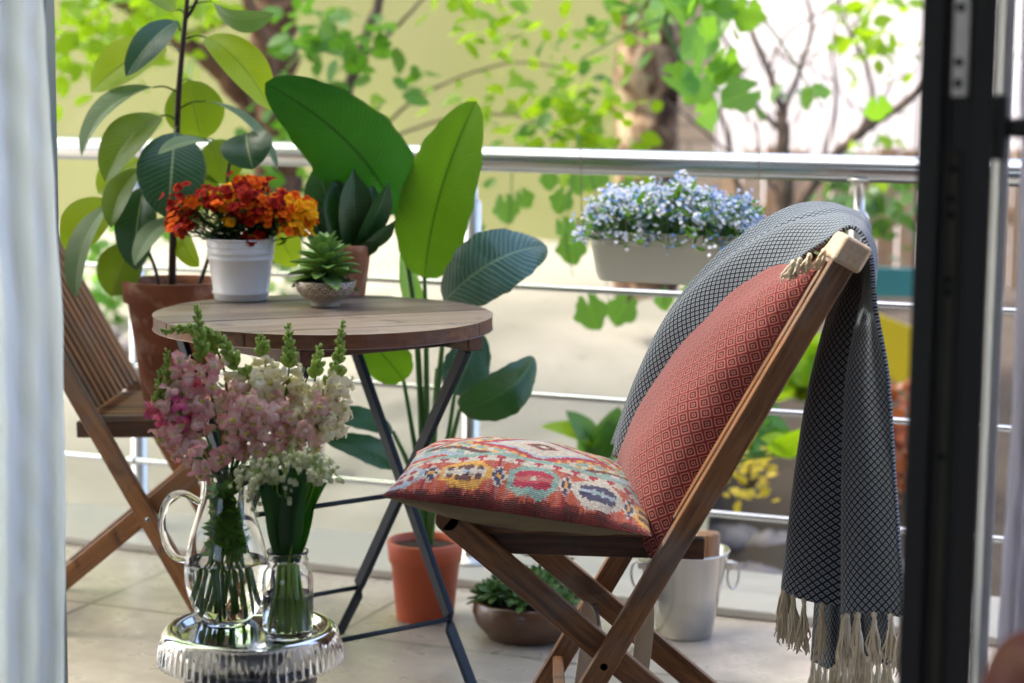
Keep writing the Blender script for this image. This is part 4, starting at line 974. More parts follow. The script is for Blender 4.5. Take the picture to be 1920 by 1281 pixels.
# planter box with blue forget me nots hanging on the railing
def planter():
    Y = 4.13; c = P(1262, 482, Y); loc = tuple(c)
    t = thing('planter_box', 'sage grey oblong planter of pale blue forget me nots hanging on the railing', 'planter', loc)
    hx, hz, hy = .178, .052, .06
    m = MB(); G = []
    def ringp(f, z, k=1.):   # rounded rectangle
        pts = []; a_, b_ = hx * f, hy * f; rr = .03
        for cx, cy, a0 in ((a_ - rr, b_ - rr, 0), (-a_ + rr, b_ - rr, 90), (-a_ + rr, -b_ + rr, 180), (a_ - rr, -b_ + rr, 270)):
            for q in range(6): an = math.radians(a0 + q * 18); pts.append((E[0] * (cx + rr * math.cos(an)) + N_[0] * (cy + rr * math.sin(an)), E[1] * (cx + rr * math.cos(an)) + N_[1] * (cy + rr * math.sin(an)), z))
        return pts
    for f, z in ((.1, -hz), (.84, -hz), (.875, -hz + .006), (.885, -hz + .014), (.892, -hz + .015), (.95, hz * .42), (.965, hz * .44), (.965, hz * .5), (.99, hz * .94), (1.01, hz * .95), (1.01, hz), (.985, hz), (.97, hz * .8)): G.append(ringp(f, z))
    m.grid(G, closed=True).obj('box', simple('sage_grey_enamel', lin(212, 210, 194), .45, .04, 8), t)
    MB().grid([ringp(f, hz * .8 + .01 * (1 - f)) for f in (.18, .5, .97)], closed=True).obj('soil', M_soil, t)
    r = random.Random(21); fl = {k: MB() for k in range(3)}; lf = MB(); st = MB()
    for k in range(640):
        u = r.uniform(-1.08, 1.08); v = r.uniform(-1, 1); top = .118 * (1 - .42 * abs(u) ** 3) * (1 - .35 * v * v) * (.88 + .09 * math.sin(7 * u + 1) + .07 * math.sin(17 * u + 3 * v)); zz = r.random() ** .6 * top
        if abs(u) > .9: zz -= .02
        if v < -.5 and r.random() < .25: zz = r.uniform(-.03, .02)
        o = E * u * hx + N_ * v * (hy + .02 + (.02 if v < 0 else 0)); p = np.array([o[0], o[1], hz + zz])
        n0 = nrm([r.gauss(0, .5) + u * .5, -.6 + r.gauss(0, .4), .8])
        if r.random() < .6:
            d = nrm([r.gauss(0, 1), r.gauss(0, 1), r.uniform(-.2, 1)]); lf.blade(p - [0, 0, .012], p - [0, 0, .012] + d * .036, .013, np.cross(d, [d[1], -d[0], .3]), bend=.1, nt=4, nw=2)
        st.tube([(p[0] * .8, p[1] * .8, hz * .7), tuple(p)], .0008, 4, caps=False)
        for q in range(r.randint(3, 6)):
            pp = p + np.array([r.gauss(0, .008), r.gauss(0, .008), r.gauss(0, .007)]); a = nrm(np.cross(n0, [.3, .1, 1])); b = np.cross(n0, a); R = .0048; M_ = fl[0 if r.random() < .5 else (1 if r.random() < .4 else 2)]
            for w_ in range(5):
                th = w_ * 1.2566; d = a * math.cos(th) + b * math.sin(th); e = a * -math.sin(th) + b * math.cos(th)
                M_.add([pp, pp + d * R * .6 + e * R * .42, pp + d * R * 1.1 + n0 * R * .2, pp + d * R * .6 - e * R * .42], [(0, 1, 2, 3)], [(0, 0), (0, 1), (1, 1), (1, 0)])
    def fm(n, c): q = NT(n); q.B(col=c, rough=.6); q.translucent(.3, c); return q.m
    fl[0].obj('pale_blue_blossoms', fm('blossom_pale_blue', lin(206, 214, 236)), t); fl[1].obj('blue_blossoms', fm('blossom_blue', lin(110, 152, 208)), t); fl[2].obj('white_blossoms', fm('blossom_white', lin(234, 234, 242)), t)
    lf.obj('leaves', leafmat('forget_me_not_leaf', LG(60, 108, 30), LG(116, 158, 46), LG(90, 130, 50), LG(120, 180, 40), .35, .5, 2, 0), t); st.obj('stems', M_stalk, t)
    # holder straps over the bar behind
    mw = simple('rusty_wire', lin(96, 76, 58), .6, .2, 30, metal=.6)
    for px in (1420, 1088):
        a = P(px, 292, 4.24 if px > 1200 else 4.36); b2 = P(px + 2, 405, 4.16 if px > 1200 else 4.28)
        m = MB().tube(pts_at([a + [0, .03, .012], a + [0, -.01, .014], a + [0, -.03, -.01], b2 + [0, 0, .02], b2], np.linspace(0, 1, 14)), .0011, 6); m.tube([b2 + np.array([.008 * math.sin(q), 0, -.01 + .011 * math.cos(q)]) for q in np.linspace(0, 5.4, 16)], .0017, 6)
        e_ = c + E * (hx if px > 1200 else -hx) * .98 + np.array([0, 0, hz]); m.tube(pts_at([b2 - [0, 0, .02], (b2 + e_) / 2, e_], np.linspace(0, 1, 6)), .0011, 5)
        rel(m, loc).obj('hanging_wire', mw, t)
planter()
# ------------------------------------------------------------------ foreground glass plate, pitcher, jar and cut flowers
zp = P(470, 1182, 2.88)[2]
plc = PZ(470, 1188, zp)
def stool():
    loc = (plc[0], plc[1], 0); t = thing('stool', 'small black round stool under the fluted glass cake plate', 'stool', loc)
    m = MB(); zt = zp - .042; mk = simple('black_lacquer', (.012, .013, .018, 1), .3, .2, 10)
    m.lathe([(0, zt), (.094, zt), (.098, zt - .004), (.098, zt - .03), (.094, zt - .034), (0, zt - .034)], (0, 0, 0), 48).obj('seat', mk, t)
    for a in (40, 130, 220, 310):
        c, s_ = math.cos(math.radians(a)), math.sin(math.radians(a)); MB().bar((.075 * c, .075 * s_, zt - .03), (.125 * c, .125 * s_, 0.004), .022, .022, (c, s_, 0)).obj('leg', mk, t, bevel=.003)
    MB().tube([(.105 * math.cos(q), .105 * math.sin(q), .12) for q in np.linspace(0, 6.283, 40)], .005, 8, caps=False).obj('foot_ring', mk, t)
stool()
def plate():
    rip = lambda a, z: (.013 * math.cos(64 * a) if z < -.004 else 0) * (min(1, (-z - .004) / .012) if z < 0 else 0)
    pr = [(0, .0), (.098, .0), (.103, .002), (.108, .009), (.114, .0125), (.122, .0115), (.129, .005), (.132, -.005), (.1345, -.018), (.136, -.034), (.1365, -.0385),
          (.134, -.0395), (.1325, -.034), (.131, -.018), (.128, -.006), (.122, .0065), (.114, .0085), (.1085, .004), (.102, -.006), (.098, -.0395), (.094, -.0405), (.088, -.038), (.084, -.008), (0, -.006)]
    o = MB().lathe(pr, (0, 0, 0), 672, rip).obj('cake_plate', NT('pressed_glass').B(col=(.96, .97, .97, 1), rough=.09, trans=1, ior=1.30).m); o.location = tuple(plc); tag(o, 'round clear glass cake plate with fluted skirt on the black stool', 'cake plate')
plate()
pc = PZ(425, 1163, zp + .0006); jc = PZ(540, 1192, zp + .0006)
def prof_of(pts, c, cx, th):
    """pts: (pixel half width, pixel y) from bottom to top -> outer profile in metres"""
    s = c[1] / FPX; out = [(w_ * s, P(cx, y, c[1])[2] - c[2]) for w_, y in pts]
    return out
def smooth_prof(pr, n=40): return [tuple(q) for q in pts_at(pr, np.linspace(0, 1, n))]
def pitcher():
    t = thing('glass_pitcher', 'round bellied clear glass pitcher with looped handle half full of water', 'pitcher', tuple(pc))
    o = smooth_prof(prof_of([(36, 1166), (60, 1145), (76, 1105), (80, 1065), (74, 1020), (60, 975), (49, 935), (46, 905), (50, 882), (56, 868)], pc, 425, 0), 44)
    o = [(o[0][0], max(0, 0))] + [(r_, max(z, .001)) for r_, z in o[1:]]
    th = .0022; inn = [(r_ - th, max(z, .006)) for r_, z in o]; inn[0] = (o[0][0] - .004, .007)
    sp = lambda a, z: .22 * max(0, (z - o[-9][1]) / (o[-1][1] - o[-9][1])) ** 1.5 * math.exp(-((a) / .45) ** 2) if a < math.pi else .22 * max(0, (z - o[-9][1]) / (o[-1][1] - o[-9][1])) ** 1.5 * math.exp(-((a - 2 * math.pi) / .45) ** 2)
    MB().lathe([(0, 0)] + o + inn[::-1] + [(0, .007)], (0, 0, 0), 72, sp).obj('body', M_glass, t)
    s = pc[1] / FPX; X = lambda px, py: P(px, py, pc[1]) - pc
    hp = [X(377, 942), X(345, 926), X(318, 935), X(304, 972), (X(308, 1012)), X(326, 1042), X(352, 1050)]
    m = MB(); pp = pts_at(hp, np.linspace(0, 1, 60)); 
    T = np.gradient(pp, axis=0); G = []
    for i, p in enumerate(pp):
        tt = nrm(T[i]); a = np.array([0, 1., 0]); b = np.cross(tt, a); G.append([p + (.0052 * (1 + .18 * math.cos(3 * (q / 18 * 6.283) + i * .22))) * (a * math.cos(q / 18 * 6.283) * .9 + b * math.sin(q / 18 * 6.283)) for q in range(18)])
    m.grid(G, closed=True); m.obj('handle', M_glass, t)
    zw = X(425, 1050)[2]; ir = [(r_ + .0004, z) for r_, z in inn if z < zw]; ir.append((ir[-1][0] - .0002, zw))
    MB().lathe([(0, .0066)] + ir + [(ir[-1][0] - .002, zw - .0008), (0, zw - .0009)], (0, 0, 0), 64).obj('water', M_water, t)
    return inn
inn = pitcher()
def jar():
    t = thing('glass_jar', 'straight clear glass jam jar with screw neck next to the pitcher', 'jar', tuple(jc))
    o = prof_of([(43, 1196), (47, 1192), (48, 1180), (49, 1120), (49, 1092), (46, 1076), (39, 1066), (38, 1060), (40, 1057), (40, 1052), (38, 1049), (38, 1043), (40, 1040), (40, 1036)], jc, 540, 0)
    z0 = o[0][1]; o = [(r_, z - z0) for r_, z in o]; th = .0022; inn_ = [(r_ - th, max(z, .006)) for r_, z in o]
    MB().lathe([(0, 0)] + o + inn_[::-1] + [(0, .006)], (0, 0, 0), 64).obj('body', M_glass, t)
    zw = (P(540, 1112, jc[1]) - jc)[2]; r_ = 49 * jc[1] / FPX - th + .0004
    MB().lathe([(0, .0056), (r_ * .95, .0056), (r_, .009), (r_, zw), (r_ - .002, zw - .0008), (0, zw - .0009)], (0, 0, 0), 56).obj('water', M_water, t)
jar()
# snapdragons
M_sgreen = leafmat('snapdragon_green', LG(52, 98, 26), LG(92, 138, 44), LG(90, 130, 50), LG(110, 160, 40), .25, .45, 2, 0)
M_bud = leafmat('snapdragon_bud', LG(140, 176, 60), LG(190, 208, 112), LG(170, 190, 100), LG(180, 200, 90), .3, .5, 2, 0)
def petm(name, a, b, tip):
    q = NT(name); uv = q.n('SeparateXYZ', {0: q.n('TexCoord').outputs['UV']}); isl = q.n('NewGeometry').outputs['Random Per Island']
    base = q.mix(isl, a, b); f = q.math('POWER', uv.outputs[1], 2.2); st = q.noise(90, q.mapped((1, .15, 1), 'UV'), 3)
    c = q.mix(q.math('MULTIPLY', f, q.math('ADD', st, .22)), base, tip); q.B(col=c, rough=.65, sheen=.2); q.bump(q.noise(240), .2, .0008); q.translucent(.38, c); return q.m
PM = dict(p=petm('petal_blush_pink', lin(246, 224, 208), lin(242, 200, 190), lin(230, 116, 146)), w=petm('petal_ivory', lin(248, 242, 206), lin(240, 232, 186), lin(248, 238, 222)),
          m=petm('petal_magenta', lin(242, 140, 156), lin(230, 100, 140), lin(206, 70, 150)), c=petm('petal_peach', lin(240, 206, 188), lin(244, 220, 206), lin(232, 170, 176)))
M_thr = petm('throat_yellow', lin(214, 204, 90), lin(206, 204, 110), lin(232, 220, 120))
PKEY = 'pwmc'
def snap(m, p, d, R, mi, r):
    d = nrm(d); up = nrm(np.array([0, 0, 1.]) - d * d[2]); s_ = np.cross(d, up)
    m.tube(pts_at([p, p + d * R * .55, p + d * R * .9], np.linspace(0, 1, 5)), [R * .18, R * .30, R * .34, R * .32, R * .2], 8, mi=mi, caps=False)
    o = p + d * R * .8
    ruf = lambda q: [.5, .85, 1.1, 1.12, .75][min(4, int(q * 4 + .01))]
    for sx in (-1, 1):      # two upper lobes standing back
        dd = nrm(up * .95 + s_ * sx * .5 + d * .12); dd = nrm(dd + np.array([r.gauss(0, .2), r.gauss(0, .2), r.gauss(0, .15)])); m.blade(o - s_ * sx * R * .02, o + dd * R * r.uniform(.5, .8), R * .58, d + up * .1, bend=-.2, nt=6, nw=4, wave=.26, prof=ruf, curl=-.3, mi=mi, tipcurl=r.uniform(-.2, .6))
    for sx in (-1, 0, 1):   # three lower lobes
        dd = nrm(-up * .8 + s_ * sx * .85 + d * .45 + np.array([r.gauss(0, .15), r.gauss(0, .15), 0])); m.blade(o, o + dd * R * r.uniform(.42, .62), R * .46, d + up * .5, bend=.22, nt=6, nw=4, wave=.26, prof=ruf, mi=mi, tipcurl=r.uniform(.1, .7))
    (m.ball(o + d * R * .14 - up * R * .1, R * r.uniform(.13, .2), 5, 7, (1.2, .8, .9), np.array([s_, d, up]).T, mi=4 if r.random() < .6 else mi))
    m.ball(p + d * R * .03, R * .16, 4, 6, mi=5)
def snapdragons():
    Y0 = pc[1]; t = thing('snapdragon_bouquet', 'bouquet of pink and ivory snapdragons standing in the glass pitcher', 'bouquet', (pc[0], pc[1], pc[2] + .01))
    r = random.Random(31)
    S = [([(428, 905), (402, 770), (378, 655), (369, 572)], .0, .60, .25, 'pc', .0), ([(420, 900), (425, 730), (402, 648), (362, 618), (302, 622)], .04, .45, .35, 'pw', .01), ([(430, 900), (452, 770), (445, 690), (405, 632), (352, 612)], .02, .50, .3, 'wc', -.01),
         ([(412, 905), (352, 800), (322, 722), (312, 655)], -.0, .45, .3, 'mp', 0), ([(430, 900), (482, 770), (498, 690), (488, 628)], .03, .78, .3, 'ww', 0), ([(435, 900), (522, 770), (542, 690), (540, 606)], .02, .66, .3, 'wc', 0),
         ([(440, 905), (566, 800), (626, 706), (643, 600)], .0, .60, .35, 'ww', 0), ([(440, 905), (548, 800), (586, 730), (600, 645)], .03, .76, .3, 'ww', .0), ([(418, 905), (374, 820), (336, 772), (296, 742)], -.02, .98, .4, 'pm', 0),
         ([(420, 905), (374, 856), (344, 838), (322, 812)], -.03, 1, .4, 'cp', 0), ([(430, 910), (440, 840), (452, 790), (456, 735)], -.05, 1, .3, 'pp', 0), ([(436, 910), (494, 846), (520, 800), (536, 752)], -.03, 1, .35, 'cp', 0),
         ([(430, 910), (466, 850), (492, 806), (484, 748)], -.05, 1, .35, 'pc', 0), ([(442, 915), (510, 872), (548, 824), (566, 780)], -.0, .9, .35, 'cw', 0),
         ([(420, 905), (380, 800), (350, 720), (332, 662)], .0, 1, .45, 'pm', 0), ([(432, 905), (470, 800), (470, 740), (462, 690)], .0, .9, .35, 'wc', 0), ([(426, 905), (395, 870), (378, 860), (360, 858)], -.06, 1, .3, 'pp', 0), ([(445, 915), (505, 885), (535, 862), (560, 842)], .0, 1, .7, 'ww', 0), ([(440, 905), (592, 812), (628, 752), (640, 690)], -.01, .92, .42, 'ww', 0), ([(440, 905), (560, 830), (600, 790), (606, 730)], -.02, 1, .4, 'cw', 0), ([(415, 905), (340, 810), (306, 770), (300, 690)], -.01, .72, .42, 'mp', 0)]
    mats = [PM[k] for k in PKEY] + [M_thr, M_bud]
    for path, dy, tb, t0, cols, _ in S:
        ctrl = [P(x, y, Y0 + dy * min(1, i / 2)) for i, (x, y) in enumerate(path)]
        Lp = pts_at(ctrl, np.linspace(0, 1, 40)); Ltot = np.linalg.norm(np.diff(Lp, axis=0), axis=1).sum()
        m = MB().tube(Lp, (.0023, .0011), 7); 
        for q in range(4):
            u = r.uniform(.05, .4); c0 = Lp[int(u * 39)]; d = nrm([r.gauss(0, 1), r.gauss(0, .8) - .3, r.uniform(-.2, .6)]); m.blade(c0, c0 + d * .03, .007, np.cross(d, [d[1], -d[0], .2]), bend=.1, nt=4, nw=2)
        sp = rel(m, t.location).obj('flower_spike', M_sgreen, t)
        fb = MB(); bb = MB(); nfl = max(2, int(Ltot * (min(tb, 1) - t0) / .0088))
        for q in range(nfl):
            u = lerp(t0, min(tb, .97), (q + .5) / nfl); i = min(38, int(u * 39)); c0 = Lp[i]; th = q * 2.4 + r.random(); tt = nrm(Lp[i + 1] - Lp[i])
            a = nrm(np.cross(tt, [0, 1, .01])); b = np.cross(tt, a); d = nrm(a * math.cos(th) + b * math.sin(th) + tt * .1 + np.array([0, -.45, -.05])); R = .028 * r.uniform(.62, 1.15) * lerp(1.05, .72, (q + .5) / nfl)
            snap(fb, c0 + d * .003, d, R, PKEY.index(cols[0] if r.random() < .62 else cols[1]), r)
        if fb.v: rel(fb, t.location).obj('blossoms', mats, sp)
        if tb < .97:
            nb = int(Ltot * (1 - tb) / .0036)
            for q in range(nb):
                u = lerp(tb, 1, (q + .5) / nb); i = min(38, int(u * 39)); c0 = Lp[i]; th = q * 2.4; tt = nrm(Lp[i + 1] - Lp[i]); a = nrm(np.cross(tt, [0, 1, .01])); b = np.cross(tt, a)
                f = (u - tb) / (1 - tb); R = lerp(.0078, .0026, f); d = nrm(a * math.cos(th) + b * math.sin(th) + tt * 1.1); ax = np.array([np.cross(d, b), np.cross(d, np.cross(d, b)), d]).T
                e1 = nrm(np.cross(d, [.1, .9, .2])); e2 = np.cross(d, e1); bb.ball(c0 + d * (R * 1.3 + .001), R, 5, 7, (.72, .72, 1.35), np.array([e1, e2, d]).T)
            rel(bb, t.location).obj('buds', M_bud, sp)
    # stems and leaves inside the pitcher
    M_cut = leafmat('submerged_green', LG(70, 124, 34), LG(124, 168, 60), LG(140, 180, 80), LG(130, 190, 40), .35, .4, 2, 0)
    s = Y0 / FPX
    for k in range(22):
        a = k * 2.4; rr = (8 + 30 * r.random()) * s; top = P(425, 905, Y0) + np.array([.016 * math.cos(a), .016 * math.sin(a), 0]); mid = P(425, 985, Y0) + np.array([.014 * math.cos(a + 2.4), .014 * math.sin(a + 2.4), 0])
        rb = .044 * math.sqrt(r.random()); bot = P(425, 1125 + 25 * r.random(), Y0) + np.array([rb * math.cos(a + 2.9), rb * math.sin(a + 2.9), 0])
        m = MB().tube(pts_at([top, mid, bot], np.linspace(0, 1, 14)), (.0024, .0022), 7)
        for q in range(12):
            u = .05 + .62 * r.random(); c0 = lerp(top, mid, u * 2) if u < .5 else lerp(mid, bot, u * 2 - 1)
            d = nrm([r.gauss(0, 1), r.gauss(0, 1), r.uniform(-.9, .7)]); l = .026
            e = c0 + d * l; rad = math.hypot(e[0] - pc[0], e[1] - pc[1]); lim = np.interp(e[2] - pc[2], [z for _, z in inn], [w_ for w_, _ in inn]) - .004
            if rad > lim: e = np.array([pc[0] + (e[0] - pc[0]) * lim / rad, pc[1] + (e[1] - pc[1]) * lim / rad, e[2]])
            m.blade(c0, e, .017, np.cross(d, [d[1], -d[0], .2]), bend=.08, nt=4, nw=2)
        rel(m, t.location).obj('cut_stem', M_cut, t)
snapdragons()
def lilies():
    Y0 = jc[1]; t = thing('lily_bouquet', 'bunch of white lily of the valley with dark leaves in the glass jar', 'bouquet', (jc[0], jc[1], jc[2] + .01)); r = random.Random(77)
    ml = leafmat('lily_leaf', LG(16, 56, 16), LG(28, 78, 22), LG(30, 84, 26), LG(60, 140, 20), .25, .35, 1, 0)
    pf = lambda q: math.sin(math.pi * min(1, q ** .9) * .98 + .02) ** .7
    for (tx, ty, w_, dy, roll, sb) in ((478, 895, 52, -.01, 25, .12), (497, 905, 46, -.03, 0, .06), (524, 880, 46, .0, -10, .02), (548, 872, 50, -.03, 12, 0), (572, 880, 44, -.035, -20, -.03), (604, 872, 52, -.01, -22, -.1), (612, 905, 38, .02, -40, -.12), (560, 885, 50, .03, 0, 0), (512, 890, 50, .03, 15, .04), (590, 890, 46, .03, -10, -.04)):
        m = MB(); PL(m, (540 + (tx - 545) * .32, 1056), (tx, ty), w_, Y0, Y0 + dy, roll, 14, 6, bend=.03, fold=.25, prof=pf, side_bend=sb); rel(m, t.location).obj('leaf', ml, t)
    mst = simple('pale_lily_stalk', lin(150, 186, 78), .4, .2, 30)
    for k in range(26):
        a = k * 2.4; top = P(540, 1060, Y0) + np.array([.014 * math.cos(a), .014 * math.sin(a), 0]) * math.sqrt(r.random()); bot = P(540, 1172 + 10 * r.random(), Y0) + np.array([.026 * math.cos(a), .026 * math.sin(a), 0]) * math.sqrt(r.random())
        rel(MB().tube(pts_at([top, (top + bot) / 2 * 1, bot], np.linspace(0, 1, 6)), (.0026, .0030), 7), t.location).obj('cut_stem', mst, t)
    mb_ = NT('lily_bell').B(col=lin(232, 232, 186), rough=.5, sss=.0); mb_.translucent(.3, lin(236, 240, 200)); mb_ = mb_.m
    S = [(440, 900), (462, 925), (478, 950), (505, 945), (452, 878), (486, 890), (516, 905), (522, 868), (548, 858), (535, 930), (498, 868), (574, 868), (606, 885), (632, 892), (590, 860), (470, 905), (530, 890), (618, 872)]
    for k, (tx, ty) in enumerate(S):
        dy = -.045 + .07 * r.random(); tip = P(tx, ty, Y0 + dy); apex = P(lerp(540, tx, .72), min(ty - 16, 880), Y0 + dy * .8); b = P(540, 1058, Y0)
        pts = pts_at([b, P(lerp(540, tx, .35), 960, Y0 + dy * .5), apex, tip], np.linspace(0, 1, 26)); m = MB().tube(pts, (.0013, .0006), 5); sp = None; bl = MB()
        for q in range(12):
            u = .60 + .40 * q / 11; i = int(u * 25); c0 = pts[i]; dr = np.array([r.gauss(0, .006), r.gauss(0, .005), -.006 - .004 * r.random()]); e = c0 + dr; m.tube([c0, c0 + dr * .5 + [0, 0, .002], e], .0004, 4, caps=False)
            R = lerp(.0058, .0032, (q / 11)) * r.uniform(.85, 1.1)
            bl.lathe([(.0001, .9 * R), (.5 * R, .8 * R), (.95 * R, .25 * R), (R, -.3 * R), (.8 * R, -.75 * R), (1.0 * R, -1.0 * R), (.7 * R, -.7 * R)], e - [0, 0, R * .8], 10, lambda a, z: .06 * math.cos(6 * a))
        sp = rel(m, t.location).obj('flower_sprig', mst, t); rel(bl, t.location).obj('bells', mb_, sp)
lilies()
# ------------------------------------------------------------------ the garden beyond the railing
def template(kind):
    """flat leaf of length 1 along x, normal z, slightly cupped"""
    if kind == 'oval':
        xs = [0, .18, .45, .75, 1]; ws = [.02, .26, .36, .24, .01]
        v = []; 
        for x, w_ in zip(xs, ws): v += [(x, -w_, .10 * w_ - .12 * x * x), (x, 0, -.12 * x * x), (x, w_, .10 * w_ - .12 * x * x)]
        f = [(3 * i + j, 3 * i + j + 1, 3 * i + 4 + j, 3 * i + 3 + j) for i in range(4) for j in range(2)]
        uv = [(.5 + (j - 1) * .5, x) for x in xs for j in range(3)]
        return np.array(v), f, np.array(uv)
    # lobed (vine / fig like)
    v = [(0.12, 0, 0)]; n = 26
    for k in range(n):
        a = -math.pi * .93 + 2 * math.pi * .93 * k / (n - 1)
        r_ = .34 + .30 * max(0, math.cos(a)) ** 3 + .17 * max(0, math.cos(2.5 * (abs(a) - 1.15))) ** 2 * (abs(a) < 1.8) + .03 * math.sin(9 * a)
        x, y = .12 + r_ * math.cos(a) * 1.05, r_ * math.sin(a); v.append((x, y, .12 * abs(y) - .16 * x * x))
    f = [(0, k + 1, k + 2) for k in range(n - 1)]
    return np.array(v), f, np.array([(.5 + .9 * q[1], q[0]) for q in v])
TPL = {k: template(k) for k in ('oval', 'lobed')}
def scatter(m, kind, pos, size, rs, down=.35, face=None, spread=1.0):
    V, Fc, UV = TPL[kind]; n = len(pos)
    d = rs.normal(0, 1, (n, 3)); d[:, 2] = d[:, 2] * .6 - down; d /= np.linalg.norm(d, axis=1)[:, None]
    nr = rs.normal(0, .55 * spread, (n, 3)); nr[:, 2] += .8
    if face is not None: nr += np.array(face)
    nr -= d * (nr * d).sum(1)[:, None]; nr /= np.linalg.norm(nr, axis=1)[:, None] + 1e-9; s_ = np.cross(nr, d)
    sz = size * rs.uniform(.6, 1.25, n)
    W = pos[:, None, :] + sz[:, None, None] * (V[None, :, 0:1] * d[:, None, :] + V[None, :, 1:2] * s_[:, None, :] + V[None, :, 2:3] * nr[:, None, :])
    b = len(m.v); k = len(V); m.v.extend(map(tuple, W.reshape(-1, 3).tolist()))
    uvl = [tuple(q) for q in UV]
    fu = [[uvl[i] for i in f] for f in Fc]
    for q in range(n):
        o = b + q * k
        for f, u in zip(Fc, fu): m.f.append([o + i for i in f]); m.uv.append(u); m.mi.append(0)
def blobs(spec, rs, clump=5, cs=.06):
    out = []
    for (x, y, rx, ry, n, Y, dY) in spec:
        c = P(x, y, Y); sx, sy = rx * Y / FPX, ry * Y / FPX
        nc_ = max(1, n // clump); cc = rs.uniform(-1, 1, (nc_, 3)); cc = cc / np.maximum(1, np.linalg.norm(cc, axis=1))[:, None]
        ctr = c + cc * np.array([sx, dY, sy]); 
        for q in ctr: out.append(q + rs.normal(0, cs, (clump, 3)))
    return np.vstack(out)
def gleaf(name, a, b, tr, trans=.5):
    q = NT(name); isl = q.n('NewGeometry').outputs['Random Per Island']
    uv = q.n('SeparateXYZ', {0: q.n('TexCoord').outputs['UV']}); au = q.math('ABSOLUTE', q.math('SUBTRACT', uv.outputs[0], .5))
    c = q.mix(isl, a, b); c = q.mix(q.math('MULTIPLY', q.math('LESS_THAN', au, .02), .5), c, tr)
    q.B(col=c, rough=.4); q.translucent(trans, q.mix(isl, tr, tuple(x * .75 for x in tr[:3]) + (1,))); return q.m
M_gl1 = gleaf('tree_leaf_lime', lin(96, 140, 22), lin(128, 160, 30), lin(180, 220, 30))
M_gl2 = gleaf('tree_leaf_green', lin(52, 104, 30), lin(84, 132, 42), lin(120, 180, 40), .42)
M_gl3 = gleaf('tree_leaf_grey', lin(56, 92, 46), lin(96, 130, 70), lin(110, 160, 50), .35)
def barkm(name, a, b, sc=6):
    q = NT(name); n = q.noise(sc, q.mapped((1, 1, .25)), 6, 1.2); c = q.ramp(n, [(.35, a), (.7, b)]); q.B(col=c, rough=.85); q.bump(n, .8, .02); return q.m
M_bk_r = barkm('reddish_bark', lin(66, 42, 32), lin(140, 100, 78)); M_bk_g = barkm('grey_brown_bark', lin(62, 50, 44), lin(122, 100, 86), 9)
def limb(t, loc, name, pts, Y, w0, w1, mat, sides=10, dY=0):
    pp = [P(x, y, Y + dY * i / max(1, len(pts) - 1)) for i, (x, y) in enumerate(pts)]; n = 8 * len(pts)
    c = pts_at(pp, np.linspace(0, 1, n)); rs = np.random.RandomState(len(pts) * 7 + int(w0)); c = c + rs.normal(0, w0 * Y / FPX * .05, c.shape)
    return rel(MB().tube(c, (w0 / 2 * Y / FPX, w1 / 2 * Y / FPX), sides), loc).obj(name, mat, t)
def tree(name, label, loc, trunk, limbs, crown, Y, bark, leaf, lsize, seed, kind='oval', extra=None, group=None):
    t = thing(name, label, 'tree', loc, group=group); limb(t, loc, 'trunk', *trunk, bark, 16)
    for l in limbs: limb(t, loc, 'branch', *l, bark)
    rs = np.random.RandomState(seed)
    for ci, (cr, lf) in enumerate(zip(crown, leaf)):
        m = MB(); scatter(m, kind, blobs(cr, rs), lsize, rs)
        if extra is not None and ci == 0: scatter(m, kind, extra(rs), lsize * 1.25, rs)
        rel(m, loc).obj('crown', lf, t)
    return t
def ell(c, r, n, rs, clump=9, cs=.14):
    nc_ = n // clump; q = rs.normal(0, 1, (nc_, 3)); q = q / np.linalg.norm(q, axis=1)[:, None] * rs.uniform(0, 1, (nc_, 1)) ** .4
    return np.vstack([np.array(c) + p * np.array(r) + rs.normal(0, cs, (clump, 3)) for p in q])
# left tree with the reddish trunk; unseen overhead leaf blobs added to shade balcony and bank
tree('plane_tree', 'leaning tree with thick reddish brown trunk behind the rubber plant', (P(520, 430, 7)[0], 7.0, 0),
     ([(522, 480), (520, 300), (516, 150), (512, 0), (508, -200), (500, -500)], 7.0, 98, 66),
     [([(505, 250), (440, 165), (370, 95), (270, 30), (170, -40), (60, -160)], 7.0, 44, 26, ), ([(340, 75), (420, 40), (540, 10), (640, -60)], 6.9, 20, 8), ([(500, 230), (505, 120), (470, 20), (440, -80)], 6.8, 34, 22)],
     [[(230, 20, 130, 60, 120, 6.6, .5), (160, 90, 60, 60, 60, 6.5, .4), (260, 80, 40, 60, 30, 6.5, .3), (400, 30, 50, 40, 10, 6.6, .4), (360, -10, 120, 40, 24, 6.6, .4)], [(600, 60, 80, 60, 50, 6.3, .4), (580, 150, 40, 50, 9, 6.3, .3), (530, 240, 60, 60, 30, 6.6, .3), (700, 120, 60, 40, 18, 6.2, .3), (560, 350, 60, 50, 50, 6.8, .4), (210, 440, 30, 60, 20, 6.8, .3)]], 7, M_bk_r, [M_gl1, M_gl2], .075, 11,
     extra=lambda rs: np.vstack([ell((-3.4, 6.9, 3.8), (3.2, 1.9, 1.0), 6300, rs), ell((-3.0, 4.7, 3.6), (2.6, 1.8, .8), 7200, rs)]))
